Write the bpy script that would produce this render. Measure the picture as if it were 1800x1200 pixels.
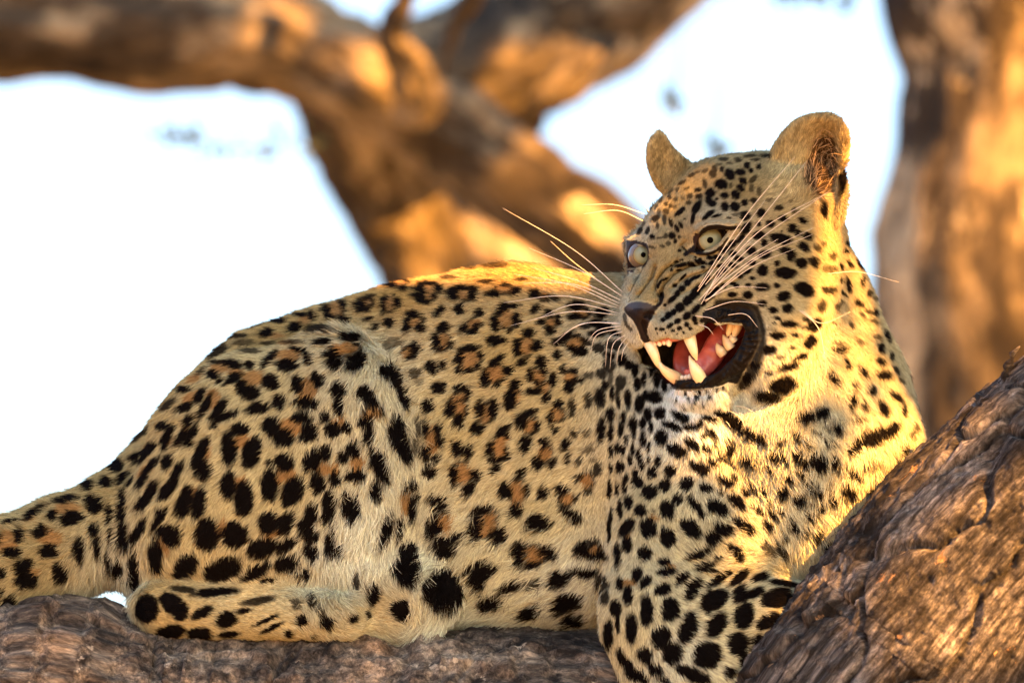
import bpy, math, time
import numpy as np
T0=time.time()
rng=np.random.default_rng(7)
for o in list(bpy.data.objects): bpy.data.objects.remove(o)
sc=bpy.context.scene
COL=sc.collection
S=0.0006            # metres per sculpting unit at the leopard
D=6.0               # camera distance to the leopard's face
PITCH=math.radians(8.0)
CAMZ=1.9
cp,sp=math.cos(PITCH),math.sin(PITCH)
def W(X):           # place (right, depth, up) measured from the leopard's face -> world
    X=np.asarray(X,float); y=X[...,1]+D; z=X[...,2]
    return np.stack([X[...,0],-D+y*cp-z*sp,CAMZ+y*sp+z*cp],-1).astype(np.float32)
def L3(P):          # sculpting units (u, v, w) -> (right, depth, up)
    P=np.asarray(P,float); w=P[...,2]*S; k=(D+w)/D
    return np.stack([(P[...,0]-900)*S*k,w,(600-P[...,1])*S*k],-1)
def PW(P): return W(L3(P))
# ------------------------------------------------ camera
cam=bpy.data.cameras.new('camera'); camo=bpy.data.objects.new('camera',cam); COL.objects.link(camo)
cam.sensor_width=36; cam.lens=200; cam.clip_start=.1; cam.clip_end=5000
camo.location=(0,-D,CAMZ); camo.rotation_euler=(math.pi/2+PITCH,0,0)
cam.dof.use_dof=True; cam.dof.focus_distance=D-0.065; cam.dof.aperture_fstop=2.9
sc.camera=camo
# ------------------------------------------------ daylight
SUN=np.array([0.60,-0.50,0.62]); SUN/=np.linalg.norm(SUN)       # towards the sun, before the camera pitch
sv=W(np.array([0,0,0])+SUN)-W(np.array([0,0,0])); sv=sv/np.linalg.norm(sv)
elev=math.asin(sv[2]); azim=math.atan2(sv[0],sv[1])
world=bpy.data.worlds.new('World'); sc.world=world; world.use_nodes=True
nt=world.node_tree; bg=nt.nodes['Background']
sky=nt.nodes.new('ShaderNodeTexSky'); sky.sky_type='NISHITA'; sky.sun_disc=False
sky.sun_elevation=elev; sky.sun_rotation=azim; sky.air_density=1.0; sky.dust_density=5.0; sky.ozone_density=1.0
nt.links.new(sky.outputs[0],bg.inputs[0]); bg.inputs[1].default_value=0.06
sl=bpy.data.lights.new('sun','SUN'); sl.energy=5.0; sl.angle=math.radians(.5); sl.color=(1,.38,.06)
so=bpy.data.objects.new('sun',sl); COL.objects.link(so)
import mathutils
so.rotation_euler=mathutils.Vector([float(x) for x in sv]).to_track_quat('Z','Y').to_euler()
vs=sc.view_settings; vs.view_transform='Standard'; vs.look='None'; vs.gamma=1; vs.use_curve_mapping=False; vs.exposure=3.25
vs.use_white_balance=True; vs.white_balance_temperature=6150; vs.white_balance_tint=8
FURDENS=1.0
HAIRMODE=1
# ---- sculpting space: (u, v, w) in "hand widths": u right, v DOWN, w away from the camera
def axis(segs):
    out=[segs[0][0]]
    for a,b,s in segs:
        n=int(round((b-a)/s)); out+=list(a+(b-a)*np.arange(1,n+1)/n)
    return np.array(out,np.float32)
class Field:
    def __init__(s,U,V,W):
        s.U,s.V,s.W=U,V,W
        s.F=np.full((len(U),len(V),len(W)),60.0,np.float32)
    def box(s,lo,hi):
        r=[]
        for A,a,b in zip((s.U,s.V,s.W),lo,hi):
            i=max(0,int(np.searchsorted(A,a))-1); j=min(len(A),int(np.searchsorted(A,b))+1)
            r.append(slice(i,max(i,j)))
        return tuple(r)
    def grid(s,r):
        return (s.U[r[0]][:,None,None],s.V[r[1]][None,:,None],s.W[r[2]][None,None,:])
    def put(s,r,d,k,sub=False):
        F=s.F[r]
        if sub:
            d=-d
            if k>0:
                h=np.maximum(k-np.abs(F-d),0)/k; s.F[r]=np.maximum(F,d)+h*h*k*.25
            else: s.F[r]=np.maximum(F,d)
        else:
            if k>0:
                h=np.maximum(k-np.abs(F-d),0)/k; s.F[r]=np.minimum(F,d)-h*h*k*.25
            else: s.F[r]=np.minimum(F,d)
    def ell(s,c,rad,roll=0,yaw=0,k=30,sub=False,pitch=0):
        t=math.radians(roll); y=math.radians(yaw); p=math.radians(pitch)
        e=np.array([[math.cos(t),-math.sin(t),0],[math.sin(t),math.cos(t),0],[0,0,1.]])   # rows: e1 rises to the right with +roll
        Ry=np.array([[math.cos(y),0,-math.sin(y)],[0,1,0],[math.sin(y),0,math.cos(y)]])
        Rp=np.array([[1,0,0],[0,math.cos(p),math.sin(p)],[0,-math.sin(p),math.cos(p)]])
        e=(e@Rp)@Ry
        ext=np.sqrt(((e*np.array(rad)[:,None])**2).sum(0))+k+6
        c=np.array(c,float)
        r=s.box(c-ext,c+ext); X,Y,Z=s.grid(r)
        X=X-c[0];Y=Y-c[1];Z=Z-c[2]
        q=[(X*e[i,0]+Y*e[i,1]+Z*e[i,2]).astype(np.float32) for i in range(3)]
        k0=np.sqrt(sum((q[i]/rad[i])**2 for i in range(3)))
        k1=np.sqrt(sum((q[i]/rad[i]**2)**2 for i in range(3)))+1e-6
        s.put(r,k0*(k0-1)/k1,k,sub)
    def cone(s,a,b,k=30,sub=False,sw=1.0):
        # round cone between a=(u,v,w,r) and b
        A=np.array(a[:3],float);B=np.array(b[:3],float);ra,rb=a[3],b[3]
        lo=np.minimum(A-ra,B-rb)-k-6; hi=np.maximum(A+ra,B+rb)+k+6
        r=s.box(lo,hi); X,Y,Z=s.grid(r); D=B-A; L=(D@D)
        t=np.clip(((X-A[0])*D[0]+(Y-A[1])*D[1]+(Z-A[2])*D[2])/max(L,1e-6),0,1).astype(np.float32)
        d=np.sqrt((X-A[0]-t*D[0])**2+(Y-A[1]-t*D[1])**2+(sw*(Z-A[2]-t*D[2]))**2)-(ra+(rb-ra)*t)
        s.put(r,d,k,sub)
    def chain(s,pts,k=30,sub=False,sw=1.0):
        for a,b in zip(pts[:-1],pts[1:]): s.cone(a,b,k,sub,sw)
    def prism(s,poly,w0,w1,k=4,sub=True,slope=0,uref=0):
        # polygon in (u,v), extruded over a depth range whose limits slope with u
        P=np.array(poly,float)
        sw=abs(slope)*max(abs(P[:,0]-uref))
        r=s.box((P[:,0].min()-k-4,P[:,1].min()-k-4,w0-k-4-sw),(P[:,0].max()+k+4,P[:,1].max()+k+4,w1+k+4+sw))
        U,V=np.meshgrid(s.U[r[0]],s.V[r[1]],indexing='ij')
        d=polydist(P,U,V)[:,:,None]; W=s.W[r[2]][None,None,:]-slope*(U[:,:,None]-uref)
        s.put(r,np.maximum(d,np.maximum(w0-W,W-w1)).astype(np.float32),k,sub)
def polydist(P,U,V):
    d=np.full(U.shape,1e9);inside=np.zeros(U.shape,bool);n=len(P)
    for i in range(n):
        a=P[i];b=P[(i+1)%n];e=b-a;wx=U-a[0];wy=V-a[1]
        t=np.clip((wx*e[0]+wy*e[1])/(e@e+1e-9),0,1)
        d=np.minimum(d,(wx-t*e[0])**2+(wy-t*e[1])**2)
        c=((a[1]>V)!=(b[1]>V))&(U<(b[0]-a[0])*(V-a[1])/((b[1]-a[1]) if b[1]!=a[1] else 1e-9)+a[0])
        inside^=c
    d=np.sqrt(d); return np.where(inside,-d,d)
def surface_net(f):
    F=f.F; S=F<0; nx,ny,nz=F.shape
    c=np.zeros((nx-1,ny-1,nz-1),np.int8)
    for i in (0,1):
        for j in (0,1):
            for k in (0,1): c+=S[i:nx-1+i,j:ny-1+j,k:nz-1+k]
    act=(c>0)&(c<8); I,J,K=np.nonzero(act)
    idx=np.full(act.shape,-1,np.int32); idx[I,J,K]=np.arange(len(I))
    acc=np.zeros((len(I),3));cnt=np.zeros(len(I)); A=(f.U,f.V,f.W)
    cor=[(i,j,k) for i in (0,1) for j in (0,1) for k in (0,1)]
    for a in cor:
        for ax in range(3):
            if a[ax]==0:
                b=list(a);b[ax]=1
                fa=F[I+a[0],J+a[1],K+a[2]];fb=F[I+b[0],J+b[1],K+b[2]]
                m=(fa<0)!=(fb<0); t=np.where(m,fa/np.where(m,fa-fb,1),0)
                for x,(q,qa) in enumerate(zip((I,J,K),a)):
                    base=A[x][q+qa]
                    val=base+(t*(A[x][q+1]-A[x][q]) if x==ax else 0)
                    acc[:,x]+=np.where(m,val,0)
                cnt+=m
    P=acc/cnt[:,None]; quads=[]
    for ax in range(3):
        sl0=[slice(1,-1)]*3;sl0[ax]=slice(0,-1);sl1=list(sl0);sl1[ax]=slice(1,None)
        # edges along ax with both other coords interior
        a=S[tuple(sl0)];b=S[tuple(sl1)];m=a!=b
        i,j,k=np.nonzero(m);g=[i,j,k]
        for x in range(3):
            if x!=ax: g[x]=g[x]+1
        o=[x for x in range(3) if x!=ax]
        def cell(d0,d1):
            h=[g[0],g[1],g[2]];h[o[0]]=h[o[0]]-d0;h[o[1]]=h[o[1]]-d1
            return idx[h[0],h[1],h[2]]
        q=np.stack([cell(1,1),cell(0,1),cell(0,0),cell(1,0)],1)
        fl=a[m]; 
        if ax==1: fl=~fl
        q[~fl]=q[~fl][:,::-1]
        quads.append(q)
    return P.astype(np.float32),np.concatenate(quads).astype(np.int32)

def leopard_field():
    f=Field(axis([(-200,1065,5.5),(1065,1500,2.6),(1500,1720,5.5)]),
            axis([(180,760,2.6),(760,1340,5.5)]),
            axis([(-280,-190,5.5),(-190,110,2.7),(110,420,5.5)]))
    E=f.ell;C=f.chain
    # torso and rump
    C([(262,896,110,92),(330,862,115,122),(415,812,125,160),(508,770,135,196),(622,768,145,234),(749,762,150,262),(900,754,155,284),(1050,776,155,272)],k=24,sw=1.35)
    E((780,930,110),(400,172,150),k=60)
    E((1120,800,150),(260,290,170),k=80)
    E((1000,960,110),(300,140,130),k=60)
    # tail
    C([(300,895,110,105),(205,930,90,84),(110,962,60,78),(0,1003,30,80),(-120,1080,10,78),(-260,1200,0,70)],k=40)
    # haunch, thigh, folded hind leg
    E((470,830,5),(215,215,125),roll=40,k=24)
    E((560,755,-10),(140,180,100),roll=-20,k=30)
    E((400,900,0),(190,150,110),roll=30,k=40)
    E((645,890,-10),(88,200,80),roll=-12,k=30)
    E((690,1030,-20),(110,70,60),roll=-10,k=40)
    C([(262,1000,30,52),(235,960,40,60)],k=30)
    C([(285,1066,-30,51),(740,1092,-10,38)],k=20)
    C([(330,1066,-45,48),(600,1078,-62,44)],k=20)
    C([(560,985,-20,60),(430,1010,-25,50)],k=30)
    # neck and chest
    C([(1385,440,70,100),(1404,560,80,124),(1420,700,70,166),(1424,820,60,184),(1400,900,60,180)],k=50)
    E((1440,800,20),(165,170,120),k=40)
    C([(1150,760,150,210),(1390,800,90,180)],k=60)
    C([(1120,640,150,130),(1300,600,130,130)],k=60)
    # near shoulder and foreleg
    E((1210,860,0),(135,215,120),roll=8,k=24)
    E((1250,960,-40),(150,150,110),roll=10,k=30)
    C([(1175,930,-40,100),(1170,1080,-80,108),(1225,1165,-100,116)],k=24)
    E((1215,1210,-90),(118,110,110),roll=-10,k=30)
    C([(1190,1120,-90,112),(1330,1110,-90,96),(1450,1115,-60,84),(1560,1080,0,70)],k=20)
    # ---------------- head
    Y=50
    E((1322,410,40),(150,128,140),roll=6,yaw=Y,k=30)             # skull
    E((1350,520,10),(90,120,110),roll=0,yaw=Y,k=30)
    E((1388,600,0),(80,125,95),roll=0,yaw=Y,k=30)              # cheek ruff
    E((1190,470,70),(60,100,80),yaw=Y,k=30)                      # far side
    E((1250,690,-30),(50,36,40),roll=12,k=16)
    C([(1290,690,0,50),(1350,650,40,90)],k=30)                  # throat
    relief(f)
    mouth=[(1139,607),(1160,600),(1185,597),(1212,591),(1232,579),(1246,566),(1258,570),(1275,568),(1304,569),(1310,580),(1302,606),(1288,628),(1264,652),(1238,664),(1208,668),(1190,668),(1170,655),(1150,632)]
    f.prism(mouth,-300,-10,k=4,slope=-.2,uref=1230)
    f.prism([(1120,609),(1140,606),(1188,600),(1188,640),(1188,664),(1165,660),(1120,640)],-300,260,k=4)
    # eye openings
    f.prism([(1222,443),(1228,420),(1236,410),(1248,405),(1264,403),(1283,404),(1277,414),(1265,428),(1249,438),(1234,442)],-200,-78,k=3)
    f.prism([(1101,468),(1104,448),(1109,436),(1122,431),(1134,433),(1139,441),(1138,456),(1130,467),(1118,474),(1106,475)],-200,60,k=3)
    # ears
    ear(f)
    return f
NEARP=[(1340,300),(1352,276),(1366,252),(1384,228),(1404,212),(1428,204),(1452,202),(1470,209),(1482,224),(1487,248),(1486,280),(1480,302),(1484,322),(1484,348),(1474,385),(1440,400),(1390,370),(1350,340)]
FARP=[(1150,240),(1158,234),(1167,239),(1180,256),(1194,272),(1212,286),(1232,296),(1236,320),(1212,345),(1180,352),(1160,335),(1148,316),(1139,290),(1138,264),(1143,248)]
def slab(f,poly,hfun,thick,k,edge=10):
    P=smoothpoly(poly)
    r=f.box((P[:,0].min()-10,P[:,1].min()-10,-280),(P[:,0].max()+10,P[:,1].max()+10,260)); U,V=np.meshgrid(f.U[r[0]],f.V[r[1]],indexing='ij')
    d2=polydist(P,U,V); h=hfun(U,V,d2)+np.clip(edge+d2,0,edge)**2/edge*.8; b=hfun(U,V,d2)+thick-np.clip(edge+d2,0,edge)**2/edge*.5
    g=np.gradient(h,f.U[r[0]],f.V[r[1]]);sc=1/np.sqrt(1+np.minimum(g[0]**2+g[1]**2,9)); W=f.W[r[2]][None,None,:]
    f.put(r,np.maximum((h[:,:,None]-W)*sc[:,:,None],np.maximum((W-b[:,:,None])*sc[:,:,None],d2[:,:,None])).astype(np.float32),k)
def smoothpoly(P,n=4):
    P=np.array(P,float);out=[]
    for i in range(len(P)):
        a,b,c,d=P[i-1],P[i],P[(i+1)%len(P)],P[(i+2)%len(P)]
        for t in np.arange(n)/n: out.append(.5*((2*b)+(c-a)*t+(2*a-5*b+4*c-d)*t*t+(3*b-a-3*c+d)*t**3))
    return np.array(out)
def ear(f):
    # near ear: a cupped shell opening towards the right; far ear: seen on its front edge
    f.ell((1400,345,0),(66,52,70),roll=20,k=26)
    def hn(U,V,d2):
        x=(U-1450)/30;y=(V-292)/52; q=x*x+y*y
        return -30-.25*(U-1400)*.4+62*np.exp(-q*.9)-16*np.exp(-((U-1405)/22)**2-((V-290)/60)**2)-10*np.exp(-((U-1483)/7)**2)
    slab(f,NEARP,hn,26,8)
    f.ell((1447,322,-34),(20,26,26),k=22,sub=True)
    def hf(U,V,d2): return 46+.35*(U-1150)+10*np.exp(-((U-1165)/14)**2-((V-300)/40)**2)
    slab(f,FARP,hf,22,8,8)
def tps(P,H,X,Y,lam=4.0):
    P=np.array(P,float)/100;n=len(P)
    def K(r2): return np.where(r2>0,r2*np.log(np.maximum(r2,1e-12)),0)*.5
    d=((P[:,None]-P[None])**2).sum(2);A=np.zeros((n+3,n+3));A[:n,:n]=K(d)+lam*1e-4*np.eye(n)
    A[:n,n]=1;A[:n,n+1:]=P;A[n:,:n]=A[:n,n:].T
    c=np.linalg.solve(A,np.concatenate([np.array(H,float),[0,0,0]]))
    x=X/100;y=Y/100;out=c[n]+c[n+1]*x+c[n+2]*y
    for i in range(n): out=out+c[i]*K((x-P[i,0])**2+(y-P[i,1])**2)
    return out
def segd(U,V,a,b):
    ex,ey=b[0]-a[0],b[1]-a[1];t=np.clip(((U-a[0])*ex+(V-a[1])*ey)/(ex*ex+ey*ey+1e-9),0,1)
    return np.sqrt((U-a[0]-t*ex)**2+(V-a[1]-t*ey)**2)
HEADC=[ # (u, v, depth) of the face as it was measured on the near side
(1228,290,20),(1300,276,10),(1350,272,10),(1180,335,30),(1150,366,35),(1125,402,35),(1104,424,30),(1101,450,28),(1102,480,20),(1096,515,-15),(1092,545,-40),(1088,572,-35),(1096,594,-40),(1112,608,-55),
(1250,305,-30),(1310,300,-45),(1370,300,-40),(1200,340,-15),(1250,350,-65),(1310,350,-88),(1370,350,-95),(1165,375,-18),(1200,380,-50),(1145,400,-20),(1175,410,-52),
(1125,415,2),(1215,400,-85),(1235,388,-108),(1262,386,-118),(1290,392,-122),(1330,400,-116),(1400,400,-100),(1440,400,-70),(1470,400,-10),
(1215,430,-80),(1205,445,-78),(1228,448,-98),(1250,450,-112),(1275,440,-118),(1290,415,-116),(1160,430,-62),(1185,435,-66),(1140,440,-42),(1132,455,-20),(1118,485,-20),
(1150,470,-74),(1175,475,-84),(1110,500,-48),(1135,505,-86),(1160,505,-92),(1120,525,-86),(1145,525,-102),(1100,540,-66),(1122,545,-112),(1145,548,-108),(1165,545,-104),
(1225,480,-112),(1260,480,-128),(1300,470,-132),(1350,470,-138),(1400,470,-128),(1440,480,-95),(1475,480,-20),
(1195,505,-112),(1230,510,-130),(1270,515,-144),(1320,520,-146),(1370,530,-150),(1420,540,-130),(1455,550,-80),(1474,560,-20),
(1180,535,-124),(1200,550,-142),(1225,555,-150),(1245,550,-148),(1170,565,-128),(1190,580,-138),(1215,582,-142),(1155,590,-112),(1140,596,-98),(1128,585,-94),(1115,585,-80),(1105,580,-62),
(1280,548,-134),(1320,555,-140),(1335,585,-146),(1370,590,-150),(1420,600,-125),(1460,640,-30),(1325,615,-142),(1350,640,-145),(1400,660,-120),(1305,645,-134),(1335,690,-114),(1370,700,-105),(1420,710,-50),(1340,730,-60),
(1280,665,-124),(1255,676,-118),(1230,682,-114),(1205,682,-108),(1186,678,-96),(1180,695,-80),(1195,712,-88),(1230,705,-108),(1265,700,-108),(1296,692,-72),(1285,702,-84),(1310,700,-84),(1230,728,-80),(1260,728,-76),(1205,728,-60)]
HEADP=[(1228,287),(1195,318),(1170,345),(1150,365),(1135,385),(1122,403),(1108,416),(1099,428),(1101,450),(1103,475),(1102,490),(1097,505),(1093,520),(1092,545),(1088,570),(1092,590),(1106,605),(1124,612),(1140,606),(1185,600),(1184,672),(1176,690),(1178,710),(1194,727),(1225,738),(1258,735),(1281,720),(1292,704),(1308,706),(1322,728),(1345,740),(1400,730),(1440,700),(1462,640),(1472,560),(1478,470),(1478,400),(1460,335),(1400,290),(1350,270),(1300,272),(1260,278)]
FOLDS=[ # polyline, width, amplitude (+ digs in, - stands out)
([(1142,455),(1130,472),(1118,495),(1108,515)],4,7),([(1152,470),(1146,488),(1130,512),(1122,520)],3.5,8),([(1128,480),(1122,500)],3,5),
([(1190,462),(1168,474),(1155,492),(1150,512),(1158,522)],4,7),([(1235,465),(1210,470),(1185,482),(1168,500),(1162,520)],4.5,9),
([(1262,470),(1235,480),(1205,490),(1180,508)],4,6),([(1285,480),(1255,490),(1225,503),(1195,520)],4,5),([(1300,492),(1265,505),(1235,520)],4,4),
([(1205,443),(1198,434),(1202,428)],3.5,6),([(1215,449),(1235,452),(1262,448),(1280,438)],4,5),([(1222,456),(1245,460),(1275,452)],3,3),
([(1222,406),(1234,399),(1250,395),(1266,394),(1290,397)],5,-10),([(1225,447),(1245,446),(1262,436),(1277,420)],3,-5),
([(1214,405),(1226,394),(1244,389),(1270,390)],3,3),
([(1118,548),(1130,552),(1144,556)],3,2),([(1134,556),(1142,551),(1150,553),(1144,558)],3.2,10),
([(1131,566),(1138,585),(1145,600)],4,12),([(1160,512),(1164,522),(1158,532)],4,12),
([(1183,676),(1205,680),(1232,680),(1262,672),(1290,652),(1312,622),(1322,592),(1316,566)],10,-5),
([(1182,688),(1210,693),(1240,691),(1272,682)],4,6),([(1300,668),(1325,630),(1338,590),(1330,560)],7,2),([(1246,556),(1280,552),(1318,556)],7,-3),
([(1250,545),(1290,536),(1325,545),(1340,570)],6,2),
([(1160,380),(1172,400)],6,4),([(1300,415),(1320,420)],6,3)]
LIPC=[(1205,680),(1232,680),(1262,672),(1290,652),(1312,622),(1322,592),(1316,566),(1290,552),(1256,553)]
def relief(f):
    P=np.array(HEADP,float)
    r=f.box((1070,250,-240),(1500,760,150)); U,V=np.meshgrid(f.U[r[0]],f.V[r[1]],indexing='ij')
    h=tps([p[:2] for p in HEADC],[p[2] for p in HEADC],U,V)
    for fi,(pl,wd,am) in enumerate(FOLDS):
        if fi<11: am=am*1.9
        d=np.min([segd(U,V,a,b) for a,b in zip(pl[:-1],pl[1:])],0)
        h=h+am*np.exp(-(d/wd)**2)
    # crinkled skin of the lips
    ld=np.min([segd(U,V,a,b) for a,b in zip(LIPC[:-1],LIPC[1:])],0); ang=np.arctan2(V-600,U-1245)
    h=h+np.exp(-(ld/13)**2)*(2.2*np.sin(ang*34+3*np.sin(ang*7))+1.4*np.sin(ang*77+ld*.5)+2.2*np.sin(ld*.45+ang*9))
    d2=polydist(P,U,V)
    g=np.gradient(h,f.U[r[0]],f.V[r[1]]);sc=1/np.sqrt(1+np.minimum(g[0]**2+g[1]**2,9))
    # round the rim off towards the silhouette
    h=h+np.clip(8+d2,0,8)**2*.5
    W=f.W[r[2]][None,None,:]
    d=np.maximum((h[:,:,None]-W)*sc[:,:,None],np.maximum(W-h[:,:,None]-70,d2[:,:,None]))
    f.put(r,d.astype(np.float32),12)
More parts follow.
